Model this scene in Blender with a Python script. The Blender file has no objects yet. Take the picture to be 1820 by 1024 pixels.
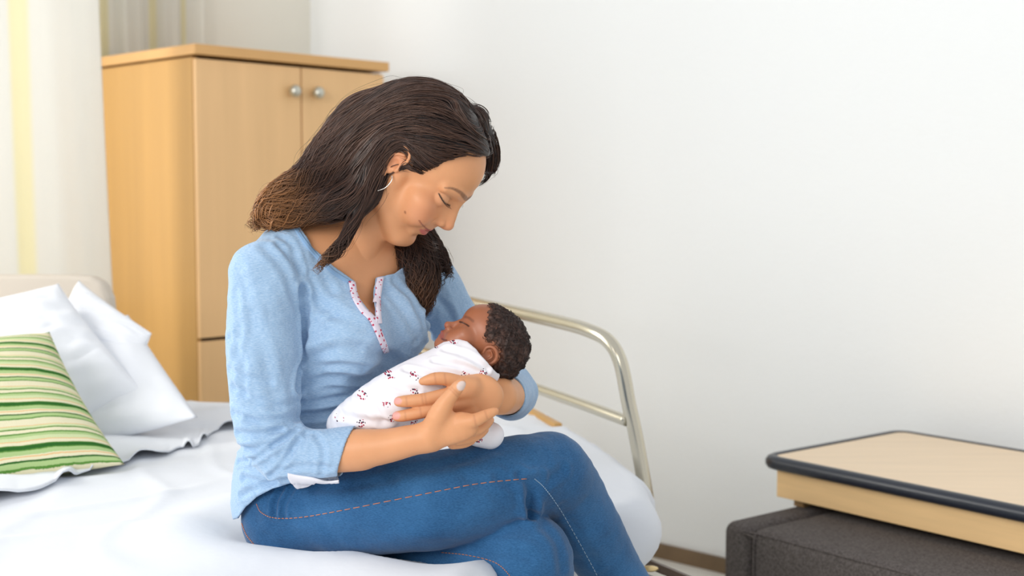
import bpy, math, random
import numpy as np
from mathutils import Vector

# ------------------------------------------------------------------ camera, world, light, exposure
SC = bpy.context.scene
COL = SC.collection
FPX = 2300.0
CAM = np.array([0.0, 0.0, 1.22])
PITCH = math.atan((512 - 350) / FPX)
cam = bpy.data.cameras.new('camera')
cam.sensor_width = 36.0
cam.lens = 36.0 * FPX / 1820.0
cam.clip_start = 0.05
cam.dof.use_dof = True
cam.dof.focus_distance = 2.0
cam.dof.aperture_fstop = 4.0
cam_ob = bpy.data.objects.new('camera', cam)
cam_ob.location = CAM
cam_ob.rotation_euler = (math.pi / 2 - PITCH, 0, 0)
COL.objects.link(cam_ob)
SC.camera = cam_ob

world = bpy.data.worlds.new('daylight')
SC.world = world
world.use_nodes = True
bg = world.node_tree.nodes['Background']
bg.inputs[0].default_value = (0.95, 0.975, 1.0, 1)
bg.inputs[1].default_value = 0.72

def area(name, loc, aim, size, size_y, power, color):
    l = bpy.data.lights.new(name, 'AREA')
    l.shape = 'RECTANGLE'; l.size = size; l.size_y = size_y
    l.energy = power; l.color = color
    o = bpy.data.objects.new(name, l)
    o.location = loc
    o.rotation_euler = (Vector(aim) - Vector(loc)).to_track_quat('-Z', 'Y').to_euler()
    COL.objects.link(o)
    return o

# daylight: the curtained window at the head of the bed, plus two added fill lamps, left of and behind the camera
area('left_daylight_fill', (-3.2, 3.2, 2.0), (0.0, 2.2, 0.9), 2.0, 1.8, 105, (1.0, 0.98, 0.94))  # added fill from the left; no window is built here
area('front_daylight_fill', (-2.2, -1.0, 2.4), (0.0, 2.3, 0.8), 2.2, 1.6, 85, (1.0, 0.97, 0.93))  # added frontal fill, standing in for an unseen window behind the camera
area('outdoor_daylight', (-3.3, 6.6, 2.3), (-1.6, 4.4, 1.3), 2.2, 2.2, 110, (1.0, 0.985, 0.96))

SC.view_settings.view_transform = 'Standard'
SC.view_settings.look = 'None'
SC.view_settings.gamma = 1.0
SC.view_settings.use_curve_mapping = False
SC.view_settings.exposure = 0.10

# ------------------------------------------------------------------ helpers
CP, SP = math.cos(PITCH), math.sin(PITCH)

def W(px, py, D):
    """point of the place seen at that pixel, at distance D in front of the camera"""
    u = (px - 910) / FPX; v = (512 - py) / FPX
    d = np.array([u, CP + v * SP, -SP + v * CP])
    return CAM + d * (D / d[1])

def WZ(px, py, z):
    u = (px - 910) / FPX; v = (512 - py) / FPX
    d = np.array([u, CP + v * SP, -SP + v * CP])
    return CAM + d * ((z - CAM[2]) / d[2])

def proj(P):
    P = np.atleast_2d(P) - CAM
    yc = P[:, 1] * CP - P[:, 2] * SP
    zc = P[:, 1] * SP + P[:, 2] * CP
    return np.stack([910 + FPX * P[:, 0] / yc, 512 - FPX * zc / yc], 1)

def nrm(v):
    v = np.asarray(v, float)
    return v / np.linalg.norm(v)

def tag(o, label=None, cat=None, group=None, kind=None):
    if label: o['label'] = label
    if cat: o['category'] = cat
    if group: o['group'] = group
    if kind: o['kind'] = kind
    return o

def empty(name, loc, label, cat, group=None):
    o = bpy.data.objects.new(name, None)
    o.location = [float(c) for c in loc]
    o.empty_display_size = 0.1
    COL.objects.link(o)
    return tag(o, label, cat, group)

def mesh_obj(name, V, Fc, mat, parent=None, smooth=True, color=None):
    V = np.asarray(V, float)
    if parent is not None:
        V = V - np.array(world_loc(parent))
    me = bpy.data.meshes.new(name)
    me.from_pydata(V.tolist() if len(V) < 4000 else list(map(tuple, V.astype(np.float32).tolist())), [], Fc if isinstance(Fc, list) else Fc.tolist())
    if smooth:
        me.polygons.foreach_set('use_smooth', np.ones(len(me.polygons), bool))
    if color is not None:
        ca = me.color_attributes.new('Col', 'FLOAT_COLOR', 'POINT')
        c4 = np.ones((len(V), 4), np.float32); c4[:, :3] = color
        ca.data.foreach_set('color', c4.ravel())
    me.materials.append(mat)
    me.update()
    o = bpy.data.objects.new(name, me)
    COL.objects.link(o)
    if parent is not None:
        o.parent = parent
    return o

def world_loc(o):
    l = np.array(o.location)
    while o.parent is not None:
        o = o.parent
        l = l + np.array(o.location)
    return l

def bevel(o, w, seg=3):
    m = o.modifiers.new('bevel', 'BEVEL'); m.width = w; m.segments = seg; m.limit_method = 'ANGLE'
    return o

class MB:
    """collects simple shapes into one mesh"""
    def __init__(s): s.V = []; s.F = []; s.n = 0
    def add(s, V, F):
        V = np.asarray(V, float)
        s.V.append(V); s.F += [tuple(int(i) + s.n for i in f) for f in F]; s.n += len(V)
    def box(s, o, ax, ay, az):
        """corner o and three edge vectors"""
        o, ax, ay, az = map(lambda q: np.asarray(q, float), (o, ax, ay, az))
        V = [o, o + ax, o + ax + ay, o + ay, o + az, o + ax + az, o + ax + ay + az, o + ay + az]
        F = [(0, 3, 2, 1), (4, 5, 6, 7), (0, 1, 5, 4), (1, 2, 6, 5), (2, 3, 7, 6), (3, 0, 4, 7)]
        if np.dot(np.cross(ax, ay), az) < 0: F = [f[::-1] for f in F]
        s.add(V, F)
    def tube(s, pts, r, n=12, flat=None):
        pts = np.asarray(pts, float); m = len(pts)
        r = np.broadcast_to(np.asarray(r, float), (m,))
        T = np.gradient(pts, axis=0); T /= np.linalg.norm(T, axis=1)[:, None] + 1e-12
        ref = np.array([0, 0, 1.0]) if abs(T[0][2]) < .9 else np.array([1.0, 0, 0])
        N = np.cross(T[0], ref); N /= np.linalg.norm(N)
        V = []
        for i in range(m):
            N = N - T[i] * np.dot(N, T[i]); N /= np.linalg.norm(N)
            B = np.cross(T[i], N)
            for k in range(n):
                a = 2 * math.pi * k / n
                V.append(pts[i] + r[i] * (math.cos(a) * N + math.sin(a) * B))
        F = [(i * n + k, i * n + (k + 1) % n, (i + 1) * n + (k + 1) % n, (i + 1) * n + k) for i in range(m - 1) for k in range(n)]
        F.append(tuple(range(n))[::-1]); F.append(tuple(range((m - 1) * n, m * n)))
        s.add(V, F)
    def ball(s, c, r, n=16, m=10, R=None):
        c = np.asarray(c, float); r = np.broadcast_to(np.asarray(r, float), (3,))
        R = np.eye(3) if R is None else R
        V = [[0, 0, 1.0]]
        for i in range(1, m):
            a = math.pi * i / m
            for k in range(n):
                b = 2 * math.pi * k / n
                V.append([math.sin(a) * math.cos(b), math.sin(a) * math.sin(b), math.cos(a)])
        V.append([0, 0, -1.0])
        F = [(0, 1 + k, 1 + (k + 1) % n) for k in range(n)]
        for i in range(m - 2):
            F += [(1 + i * n + k, 1 + (i + 1) * n + k, 1 + (i + 1) * n + (k + 1) % n, 1 + i * n + (k + 1) % n) for k in range(n)]
        L = len(V) - 1
        F += [(L, 1 + (m - 2) * n + (k + 1) % n, 1 + (m - 2) * n + k) for k in range(n)]
        s.add(c + (np.array(V) * r) @ R, F)
    def build(s, name, mat, parent=None, smooth=False, **kw):
        return mesh_obj(name, np.concatenate(s.V), s.F, mat, parent, smooth, **kw)

def spline(pts, n):
    """Catmull-Rom through rows of pts (any number of columns)"""
    P = np.asarray(pts, float)
    P = np.vstack([2 * P[0] - P[1], P, 2 * P[-1] - P[-2]])
    m = len(P) - 3
    t = np.linspace(0, m - 1e-6, n); i = t.astype(int); f = (t - i)[:, None]
    a, b, c, d = P[i], P[i + 1], P[i + 2], P[i + 3]
    return .5 * (2 * b + (c - a) * f + (2 * a - 5 * b + 4 * c - d) * f**2 + (3 * b - a - 3 * c + d) * f**3)

def _hash(ix, iy, iz, seed):
    h = (ix.astype(np.int64) * 374761393 + iy.astype(np.int64) * 668265263 + iz.astype(np.int64) * 2147483647 + seed * 974711) & 0xffffffff
    h = ((h ^ (h >> 13)) * 1274126177) & 0xffffffff
    return ((h ^ (h >> 16)) & 0xffff) / 65535.0 * 2 - 1

def noise(P, seed=0):
    i = np.floor(P).astype(np.int64); f = P - i; f = f * f * (3 - 2 * f)
    r = 0
    for a in (0, 1):
        wa = f[:, 0] if a else 1 - f[:, 0]
        for b in (0, 1):
            wb = f[:, 1] if b else 1 - f[:, 1]
            for c in (0, 1):
                wc = f[:, 2] if c else 1 - f[:, 2]
                r = r + wa * wb * wc * _hash(i[:, 0] + a, i[:, 1] + b, i[:, 2] + c, seed)
    return r

def fbm(P, seed=0, o=3):
    return sum(noise(P * 2.0**k, seed + k) * .5**k for k in range(o))

# ------------------------------------------------------------------ solid modelling by distance fields
def smin(a, b, k):
    if k <= 0: return np.minimum(a, b)
    h = np.clip(.5 + .5 * (b - a) / k, 0, 1)
    return b + (a - b) * h - k * h * (1 - h)

def smax(a, b, k): return -smin(-a, -b, k)

def d_ell(c, r, R=None):
    c = np.asarray(c, float); r = np.asarray(r, float)
    def f(P):
        q = P - c
        if R is not None: q = q @ R.T
        k0 = np.linalg.norm(q / r, axis=1); k1 = np.linalg.norm(q / (r * r), axis=1) + 1e-9
        return k0 * (k0 - 1) / k1
    return f

def d_cone(a, b, ra, rb):
    a = np.asarray(a, float); b = np.asarray(b, float); ba = b - a; L = ba @ ba + 1e-12
    def f(P):
        t = np.clip(((P - a) @ ba) / L, 0, 1)
        return np.linalg.norm(P - a - t[:, None] * ba, axis=1) - (ra + (rb - ra) * t)
    return f

def d_chain(pts, n=0, flat=None, fl=.6):
    """rows x,y,z,r ; optional flattening of the section along the vector flat"""
    P4 = np.asarray(pts, float)
    if n: P4 = spline(P4, n)
    A = P4[:-1]; B = P4[1:]
    nf = None if flat is None else nrm(flat)
    def f(P):
        d = None; Ak, Bk = A, B
        if len(P) > 600:
            c = P.mean(0); R = np.sqrt(((P - c)**2).sum(1).max())
            BA = B[:, :3] - A[:, :3]; t = np.clip(((c - A[:, :3]) * BA).sum(1) / ((BA * BA).sum(1) + 1e-12), 0, 1)
            dd = np.linalg.norm(c - A[:, :3] - t[:, None] * BA, axis=1) - (A[:, 3] + (B[:, 3] - A[:, 3]) * t)
            if nf is None: kk = dd < dd.min() + 2 * R + 1e-6; Ak, Bk = A[kk], B[kk]
        for a, b in zip(Ak, Bk):
            ba = b[:3] - a[:3]; L = ba @ ba + 1e-12
            t = np.clip(((P - a[:3]) @ ba) / L, 0, 1)
            q = P - a[:3] - t[:, None] * ba
            r = a[3] + (b[3] - a[3]) * t
            if nf is None:
                di = np.linalg.norm(q, axis=1) - r
            else:
                c = q @ nf
                q2 = q + np.outer(c * (1 / fl - 1), nf)
                di = (np.linalg.norm(q2, axis=1) - r) * (fl + (1 - fl) * .5)
            d = di if d is None else np.minimum(d, di)
        return d
    return f

class Frame:
    """local axes (x forward, y left, z up) in centimetres"""
    def __init__(s, O, F, U, scale):
        s.O = np.asarray(O, float); s.F = nrm(F)
        U = np.asarray(U, float); s.U = nrm(U - s.F * (U @ s.F)); s.L = np.cross(s.U, s.F)
        s.M = np.stack([s.F, s.L, s.U]); s.s = scale * .01
        s.key = None; s.val = None
    def loc(s, P):
        if s.key is not P: s.val = ((P - s.O) @ s.M.T) / s.s; s.key = P
        return s.val
    def w(s, *p):
        return s.O + s.s * (np.atleast_2d(p) @ s.M)[0]
    def wm(s, p):
        return s.O + s.s * (np.asarray(p, float) @ s.M)
    def wrap(s, f):
        return lambda P: f(s.loc(P)) * s.s

def evalops(ops, P, idx=None):
    d = np.full(len(P), 1e3)
    for i in (range(len(ops)) if idx is None else idx):
        kind, k, f = ops[i]
        if kind == 'u': d = smin(d, f(P), k)
        elif kind == 's': d = smax(d, -f(P), k)
        elif kind == 'i': d = smax(d, f(P), k)
        elif kind == 'f': d = f(P, d)
    return d

def sdf_mesh(ops, lo, hi, h, pad=.006, B=16):
    lo = np.asarray(lo, float); nb = np.ceil((np.asarray(hi) - lo) / (h * B)).astype(int)
    g = np.stack(np.meshgrid(*[np.arange(k) for k in nb], indexing='ij'), -1).reshape(-1, 3)
    cen = lo + (g * B + B / 2) * h
    hd = B * h * .87
    D = np.array([f(cen) if k in 'us' and len(k) == 1 else np.full(len(cen), -1e3) for k, kk, f in ops])
    K = np.array([kk for k, kk, f in ops])
    tot = evalops(ops, cen)
    act = np.where(np.abs(tot) < hd * 1.35 + pad)[0]
    l = np.stack(np.meshgrid(*[np.arange(B + 1)] * 3, indexing='ij'), -1).reshape(-1, 3)
    N = B + 1
    VK = []; VP = []; Q = []
    S = 1 << 20
    key = lambda c: (c[..., 0].astype(np.int64) * S + c[..., 1]) * S + c[..., 2]
    offs = np.array([[a, b, c] for a in (0, 1) for b in (0, 1) for c in (0, 1)])
    for bi in act:
        near = D[:, bi] < hd * 2.0 + K * 1.2 + .005
        idx = np.where(D[:, bi] < hd * 2.0 + K[near].max() * 1.2 + .005)[0] if near.any() else np.where(near)[0]
        base = g[bi] * B
        P = lo + (l + base) * h
        v = evalops(ops, P, idx).reshape(N, N, N)
        s = v < 0
        if s.all() or not s.any(): continue
        c8 = [s[a:a + B, b:b + B, c:c + B] for a, b, c in offs]
        cnt = sum(x.astype(np.int8) for x in c8)
        cells = np.argwhere((cnt > 0) & (cnt < 8))
        if len(cells) == 0: continue
        vals = np.stack([v[cells[:, 0] + a, cells[:, 1] + b, cells[:, 2] + c] for a, b, c in offs], 1)
        acc = np.zeros((len(cells), 3)); n = np.zeros(len(cells))
        for e0 in range(8):
            for ax in range(3):
                if offs[e0][ax]: continue
                o1 = offs[e0].copy(); o1[ax] = 1
                e1 = int(o1[0] * 4 + o1[1] * 2 + o1[2])
                a, b = vals[:, e0], vals[:, e1]
                m = (a < 0) != (b < 0)
                t = np.where(m, a / np.where(m, a - b, 1), 0)
                p = np.repeat(offs[e0][None].astype(float), len(cells), 0); p[:, ax] += t
                acc += p * m[:, None]; n += m
        VP.append(lo + (cells + base + acc / n[:, None]) * h)
        VK.append(key(cells + base))
        for ax in range(3):
            sh = [slice(0, B)] * 3; sh2 = list(sh); sh2[ax] = slice(1, B + 1)
            s0 = s[tuple(sh)]; s1 = s[tuple(sh2)]
            e = np.argwhere(s0 != s1)
            if len(e) == 0: continue
            fl = s0[e[:, 0], e[:, 1], e[:, 2]]
            u = np.zeros(3, int); w = np.zeros(3, int); u[(ax + 1) % 3] = 1; w[(ax + 2) % 3] = 1
            eb = e + base
            q = np.stack([key(eb), key(eb - u), key(eb - u - w), key(eb - w)], 1)
            q[~fl] = q[~fl][:, ::-1]
            Q.append(q)
    VK = np.concatenate(VK); VP = np.concatenate(VP); Q = np.concatenate(Q)
    o = np.argsort(VK); VK = VK[o]; VP = VP[o]
    pos = np.searchsorted(VK, Q); pos = np.clip(pos, 0, len(VK) - 1)
    ok = (VK[pos] == Q).all(1)
    return VP, pos[ok]

def keep_largest(V, Q, frac=.02):
    """drops stray crumbs smaller than frac of the mesh"""
    n = len(V); lab = np.arange(n)
    e = np.concatenate([Q[:, [0, 1]], Q[:, [1, 2]], Q[:, [2, 3]], Q[:, [3, 0]]])
    while True:
        m = np.minimum(lab[e[:, 0]], lab[e[:, 1]])
        new = lab.copy(); np.minimum.at(new, e[:, 0], m); np.minimum.at(new, e[:, 1], m)
        new = new[new]
        if (new == lab).all(): break
        lab = new
    ids, cnt = np.unique(lab, return_counts=True)
    good = set(ids[cnt > frac * n].tolist())
    g = np.isin(lab, list(good))
    mp = np.cumsum(g) - 1
    Q = Q[g[Q[:, 0]]]
    return V[g], mp[Q]

def grad(ops, P, e=.0015):
    g = np.zeros_like(P)
    for a in range(3):
        d = np.zeros(3); d[a] = e
        g[:, a] = evalops(ops, P + d) - evalops(ops, P - d)
    return g / (np.linalg.norm(g, axis=1)[:, None] + 1e-12)

def seg_dist(P, pts, n=0):
    pts = np.asarray(pts, float)
    if n: pts = spline(pts, n)
    d = np.full(len(P), 1e9)
    for a, b in zip(pts[:-1], pts[1:]):
        ba = b - a; t = np.clip(((P - a) @ ba) / (ba @ ba + 1e-12), 0, 1)
        d = np.minimum(d, np.linalg.norm(P - a - t[:, None] * ba, axis=1))
    return d

# ------------------------------------------------------------------ materials
def lin(c):
    return tuple(((x / 255) / 12.92 if x / 255 <= .04045 else ((x / 255 + .055) / 1.055)**2.4) for x in c)

def new_mat(name):
    m = bpy.data.materials.new(name); m.use_nodes = True
    nt = m.node_tree
    return m, nt, nt.nodes['Principled BSDF']

def nd(nt, typ, **kw):
    n = nt.nodes.new(typ)
    for k, v in kw.items():
        if k.startswith('i_'): n.inputs[k[2:].replace('_', ' ')].default_value = v
        else: setattr(n, k, v)
    return n

def coord(nt, scale=(1, 1, 1), rot=(0, 0, 0), which='Object'):
    tc = nd(nt, 'ShaderNodeTexCoord'); mp = nd(nt, 'ShaderNodeMapping')
    mp.inputs['Scale'].default_value = scale; mp.inputs['Rotation'].default_value = rot
    nt.links.new(tc.outputs[which], mp.inputs[0])
    return mp.outputs[0]

def add_bump(nt, bs, vec, scale, strength, dist=.001, detail=3, typ='noise', prev=None):
    if typ == 'noise':
        t = nd(nt, 'ShaderNodeTexNoise'); t.inputs['Scale'].default_value = scale; t.inputs['Detail'].default_value = detail
        out = t.outputs['Fac']
    else:
        t = nd(nt, 'ShaderNodeTexWave'); t.inputs['Scale'].default_value = scale; t.inputs['Distortion'].default_value = 1.0
        out = t.outputs['Fac']
    nt.links.new(vec, t.inputs['Vector'])
    b = nd(nt, 'ShaderNodeBump'); b.inputs['Strength'].default_value = strength; b.inputs['Distance'].default_value = dist
    nt.links.new(out, b.inputs['Height'])
    if prev is not None: nt.links.new(prev.outputs[0], b.inputs['Normal'])
    nt.links.new(b.outputs[0], bs.inputs['Normal'])
    return b

def simple(name, rgb, rough=.5, var=.0, vscale=5, vstretch=(1, 1, 1), bump=0, bscale=200, bdist=.001, metal=0, spec=.5, sheen=0, rot=(0, 0, 0), rgb2=None):
    m, nt, bs = new_mat(name)
    bs.inputs['Roughness'].default_value = rough
    bs.inputs['Metallic'].default_value = metal
    bs.inputs['Specular IOR Level'].default_value = spec
    bs.inputs['Sheen Weight'].default_value = sheen
    c = np.array(lin(rgb))
    if var or rgb2 is not None:
        v = coord(nt, vstretch, rot)
        t = nd(nt, 'ShaderNodeTexNoise'); t.inputs['Scale'].default_value = vscale; t.inputs['Detail'].default_value = 6
        nt.links.new(v, t.inputs['Vector'])
        cr = nd(nt, 'ShaderNodeValToRGB')
        c1 = c * (1 - var); c2 = np.clip(c * (1 + var), 0, 1)
        if rgb2 is not None: c1, c2 = c, np.array(lin(rgb2))
        cr.color_ramp.elements[0].position = .3; cr.color_ramp.elements[1].position = .7
        cr.color_ramp.elements[0].color = (*c1, 1); cr.color_ramp.elements[1].color = (*c2, 1)
        nt.links.new(t.outputs['Fac'], cr.inputs[0]); nt.links.new(cr.outputs[0], bs.inputs['Base Color'])
    else:
        bs.inputs['Base Color'].default_value = (*c, 1)
    if bump:
        add_bump(nt, bs, coord(nt), bscale, bump, bdist)
    return m

def vcol_mat(name, rough=.5, sss=0, bump=0, bscale=300, bdist=.0005, spec=.5, sheen=0, mottled=0, msc=12, bstretch=(1, 1, 1), weave=0):
    m, nt, bs = new_mat(name)
    a = nd(nt, 'ShaderNodeVertexColor'); a.layer_name = 'Col'
    src = a.outputs[0]
    if mottled:
        t = nd(nt, 'ShaderNodeTexNoise'); t.inputs['Scale'].default_value = msc; t.inputs['Detail'].default_value = 5
        nt.links.new(coord(nt, bstretch), t.inputs['Vector'])
        mr = nd(nt, 'ShaderNodeMapRange'); mr.inputs[3].default_value = 1 - mottled; mr.inputs[4].default_value = 1 + mottled
        mr.inputs[1].default_value = .3; mr.inputs[2].default_value = .7
        nt.links.new(t.outputs['Fac'], mr.inputs[0])
        vm = nd(nt, 'ShaderNodeVectorMath', operation='SCALE')
        nt.links.new(src, vm.inputs[0]); nt.links.new(mr.outputs[0], vm.inputs['Scale'])
        src = vm.outputs[0]
    nt.links.new(src, bs.inputs['Base Color'])
    bs.inputs['Roughness'].default_value = rough
    bs.inputs['Specular IOR Level'].default_value = spec
    bs.inputs['Sheen Weight'].default_value = sheen
    if sss:
        bs.inputs['Subsurface Weight'].default_value = sss
        bs.inputs['Subsurface Radius'].default_value = (.9, .35, .2)
        bs.inputs['Subsurface Scale'].default_value = .008
    pb = None
    if bump: pb = add_bump(nt, bs, coord(nt, bstretch), bscale, bump, bdist)
    return m

# ------------------------------------------------------------------ room axes: A runs along the right wall towards us, Bv along the window wall
A = nrm([1.048, -1, 0]); Bv = nrm([-1, -1.048, 0]); Z = np.array([0, 0, 1.0])
CORN = np.array([-0.8653, 5.6201, 0.0])
def RP(t, s, z=0.0): return CORN + A * t + Bv * s + Z * z
def raw_rel(p): q = (np.asarray(p) - CORN); return float(q @ A), float(q @ Bv)

wall_m = simple('wall_plaster', (243, 246, 247), .9, bump=.35, bscale=55, bdist=.004, spec=.2)
wall_m2 = simple('window_wall_plaster', (236, 233, 222), .9, bump=.3, bscale=55, bdist=.003, spec=.2)
floor_m = simple('floor_vinyl', (226, 224, 216), .45, var=.06, vscale=3)
skirt_m = simple('skirting_wood', (120, 98, 72), .5, var=.15, vscale=8)
white_m = simple('window_frame_white', (240, 240, 238), .4)
H = 2.7
mb = MB(); mb.box(RP(-.2, -.12, 0), A * 6.2, Bv * .12, Z * H)
tag(mb.build('wall_right', wall_m), kind='structure')
# window wall with an opening
mb = MB()
w0, w1, z0, z1 = 1.12, 2.3, .85, 2.4
for (s0, s1, a, b) in ((0, w0, 0, H), (w1, 5, 0, H), (w0, w1, 0, z0), (w0, w1, z1, H)):
    mb.box(RP(-.15, s0, a), A * .15, Bv * (s1 - s0), Z * (b - a))
tag(mb.build('wall_back', wall_m2), kind='structure')
mb = MB(); mb.box(RP(-.2, -.12, -.08), A * 6.2, Bv * 5.2, Z * .08)
tag(mb.build('floor', floor_m), kind='structure')
bb = MB(); bb.box(RP(.02, 0, 0), A * 5.9, Bv * .014, Z * .05)
tag(bb.build('baseboard_right', skirt_m), kind='structure')
bb = MB(); bb.box(RP(0, .02, 0), A * .014, Bv * 4.9, Z * .05)
tag(bb.build('baseboard_back', skirt_m), kind='structure')
# window
wn = bpy.data.objects.new('window_1', None); wn.location = RP(-.1, (w0 + w1) / 2, z0).tolist(); COL.objects.link(wn); tag(wn, kind='structure')
mb = MB()
for s in (w0, (w0 + w1) / 2 - .03, w1 - .06): mb.box(RP(-.11, s, z0), A * .06, Bv * .06, Z * (z1 - z0))
for z in (z0, z1 - .06): mb.box(RP(-.11, w0, z), A * .06, Bv * (w1 - w0), Z * .06)
mb.build('window_frame', white_m, wn)
gm, nt, bs = new_mat('window_glass')
tr = nd(nt, 'ShaderNodeBsdfTransparent'); gl = nd(nt, 'ShaderNodeBsdfGlossy'); gl.inputs['Roughness'].default_value = .02
mx = nd(nt, 'ShaderNodeMixShader'); mx.inputs[0].default_value = .06
nt.links.new(tr.outputs[0], mx.inputs[1]); nt.links.new(gl.outputs[0], mx.inputs[2])
nt.links.new(mx.outputs[0], nt.nodes['Material Output'].inputs[0])
mb = MB(); mb.box(RP(-.084, w0 + .05, z0 + .05), A * .006, Bv * (w1 - w0 - .1), Z * (z1 - z0 - .1))
mb.build('window_glass', gm, wn)
mb = MB(); mb.box(RP(-.02, w0 - .03, z0 - .03), A * .14, Bv * (w1 - w0 + .06), Z * .03)
mb.build('window_sill', white_m, wn)

# ------------------------------------------------------------------ curtains
def curtain_mat(name, white, yellow, s_lo, s_hi, org, mixt):
    m, nt, bs = new_mat(name)
    geo = nd(nt, 'ShaderNodeNewGeometry'); 
    at = nd(nt, 'ShaderNodeVertexColor'); at.layer_name = 'Col'
    df = nd(nt, 'ShaderNodeBsdfDiffuse'); tl = nd(nt, 'ShaderNodeBsdfTranslucent'); tp = nd(nt, 'ShaderNodeBsdfTransparent')
    nt.links.new(at.outputs[0], df.inputs[0]); nt.links.new(at.outputs[0], tl.inputs[0])
    m1 = nd(nt, 'ShaderNodeMixShader'); m1.inputs[0].default_value = .5
    nt.links.new(df.outputs[0], m1.inputs[1]); nt.links.new(tl.outputs[0], m1.inputs[2])
    m2 = nd(nt, 'ShaderNodeMixShader'); m2.inputs[0].default_value = mixt
    nt.links.new(m1.outputs[0], m2.inputs[1]); nt.links.new(tp.outputs[0], m2.inputs[2])
    nt.links.new(m2.outputs[0], nt.nodes['Material Output'].inputs[0])
    return m
cm = curtain_mat('sheer_curtain_cloth', None, None, 0, 0, 0, .12)

def curtain(name, t, s0, s1, ztop, zbot, label, bands, seed, folds, amp, flare=0):
    n, m = 260, 40
    V = []; Cc = []
    rnd = random.Random(seed); ph = [rnd.uniform(0, 6.28) for _ in range(6)]
    wcol = np.array(lin((244, 243, 238))); ycol = np.array(lin((247, 242, 214)))
    for j in range(m + 1):
        fz = j / m; z = ztop + (zbot - ztop) * fz
        for i in range(n + 1):
            u = i / n
            s = s0 + (s1 - s0) * u - flare * fz**1.6 * (1 - u)**1.2
            d = amp * (math.sin(u * folds * 6.28 + ph[0] + .8 * math.sin(u * 9 + ph[1])) + .35 * math.sin(u * folds * 2.7 * 6.28 + ph[2] + fz) + .3 * math.sin(u * 5 + ph[3] + 1.5 * fz))
            V.append(RP(t + d * (.6 + .6 * fz), s, z))
            y = sum(max(0, 1 - abs(u - (c + wv * fz)) / wd) for c, wd, wv in bands)
            y = min(1, y * 2.5)
            Cc.append(wcol * (1 - y) + ycol * y)
    F = [(j * (n + 1) + i, j * (n + 1) + i + 1, (j + 1) * (n + 1) + i + 1, (j + 1) * (n + 1) + i) for j in range(m) for i in range(n)]
    o = mesh_obj(name, V, F, cm, None, True, np.array(Cc))
    sm = o.modifiers.new('thickness', 'SOLIDIFY'); sm.thickness = .0012
    return tag(o, label, 'curtain', 'window curtains')
NEAR_T = .62
def s_at(px, t):
    """position along the window wall, at distance t from it, in line with a pixel column"""
    P = RP(t, 0); k = (px - 910) / FPX / CP * CP
    k = (W(px, 350, 1.0) - CAM)[0]
    return float((P[0] - k * P[1]) / (k * Bv[1] - Bv[0]))
s_near = s_at(176, NEAR_T)
curtain('curtain', NEAR_T, s_near, s_near + 1.5, 2.55, .05, 'long sheer white curtain with a pale yellow band, hanging left of the wardrobe', [(.17, .03, .02), (.8, .02, 0)], 3, 5, .016, .07)
curtain('curtain', .07, .58, 1.35, 2.55, .4, 'cream curtain with yellowish folds hanging behind the wardrobe against the back wall', [(.28, .03, 0), (.10, .015, 0), (.55, .03, 0)], 8, 5, .022)
rm = simple('curtain_rod_metal', (190, 190, 188), .3, metal=.8)
r = MB(); r.tube([RP(NEAR_T, .9, 2.56), RP(NEAR_T, 3.0, 2.56)], .012)
# ------------------------------------------------------------------ wardrobe
def wood(name, rgb, grain=(1, 1, .06), scale=14, var=.05, rough=.42, rot=(0, 0, 0)):
    return simple(name, rgb, rough, var=var, vscale=scale, vstretch=grain, rot=rot, spec=.35)
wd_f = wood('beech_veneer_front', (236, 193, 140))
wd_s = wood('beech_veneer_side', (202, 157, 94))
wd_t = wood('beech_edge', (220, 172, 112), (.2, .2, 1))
dark_m = simple('dark_gap', (58, 44, 30), .8)
knob_m = simple('brushed_nickel', (205, 203, 190), .28, metal=.9)
tF = .80; D0 = .11; sL = s_at(351, tF); sR = s_at(684, tF)
DL = RP(tF, sL)[1]; WT = float(W(350, 78, DL)[2])
wr = empty('wardrobe', RP((tF + D0) / 2, (sL + sR) / 2, 0), 'tall light beech wardrobe with two doors, standing in the corner behind the bed', 'wardrobe')
mb = MB(); th = .018; GZ = float(W(385, 601, DL + .06)[2])
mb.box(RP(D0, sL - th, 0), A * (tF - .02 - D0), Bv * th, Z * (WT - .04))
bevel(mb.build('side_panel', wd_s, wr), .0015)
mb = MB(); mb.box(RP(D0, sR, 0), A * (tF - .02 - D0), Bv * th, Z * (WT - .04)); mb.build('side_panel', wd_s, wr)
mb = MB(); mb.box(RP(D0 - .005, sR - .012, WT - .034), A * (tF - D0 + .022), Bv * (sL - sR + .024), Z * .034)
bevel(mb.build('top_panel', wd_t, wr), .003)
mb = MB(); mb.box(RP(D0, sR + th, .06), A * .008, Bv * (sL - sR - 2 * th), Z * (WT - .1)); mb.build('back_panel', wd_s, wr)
for nm, dd, zz, hh in (('inner_shelf', .035, WT - .06, .018), ('inner_shelf', .035, .06, .018), ('middle_rail', .035, GZ - .02, .03), ('plinth', .06, 0, .06)):
    mb = MB(); mb.box(RP(D0 + .01, sR + th, zz), A * (tF - dd - D0), Bv * (sL - sR - 2 * th), Z * hh); mb.build(nm, dark_m, wr)
KZ = float(W(523, 163, RP(tF, s_at(523, tF))[1])[2])
smid = sL - (s_at(350, tF) - s_at(537, tF))
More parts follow.
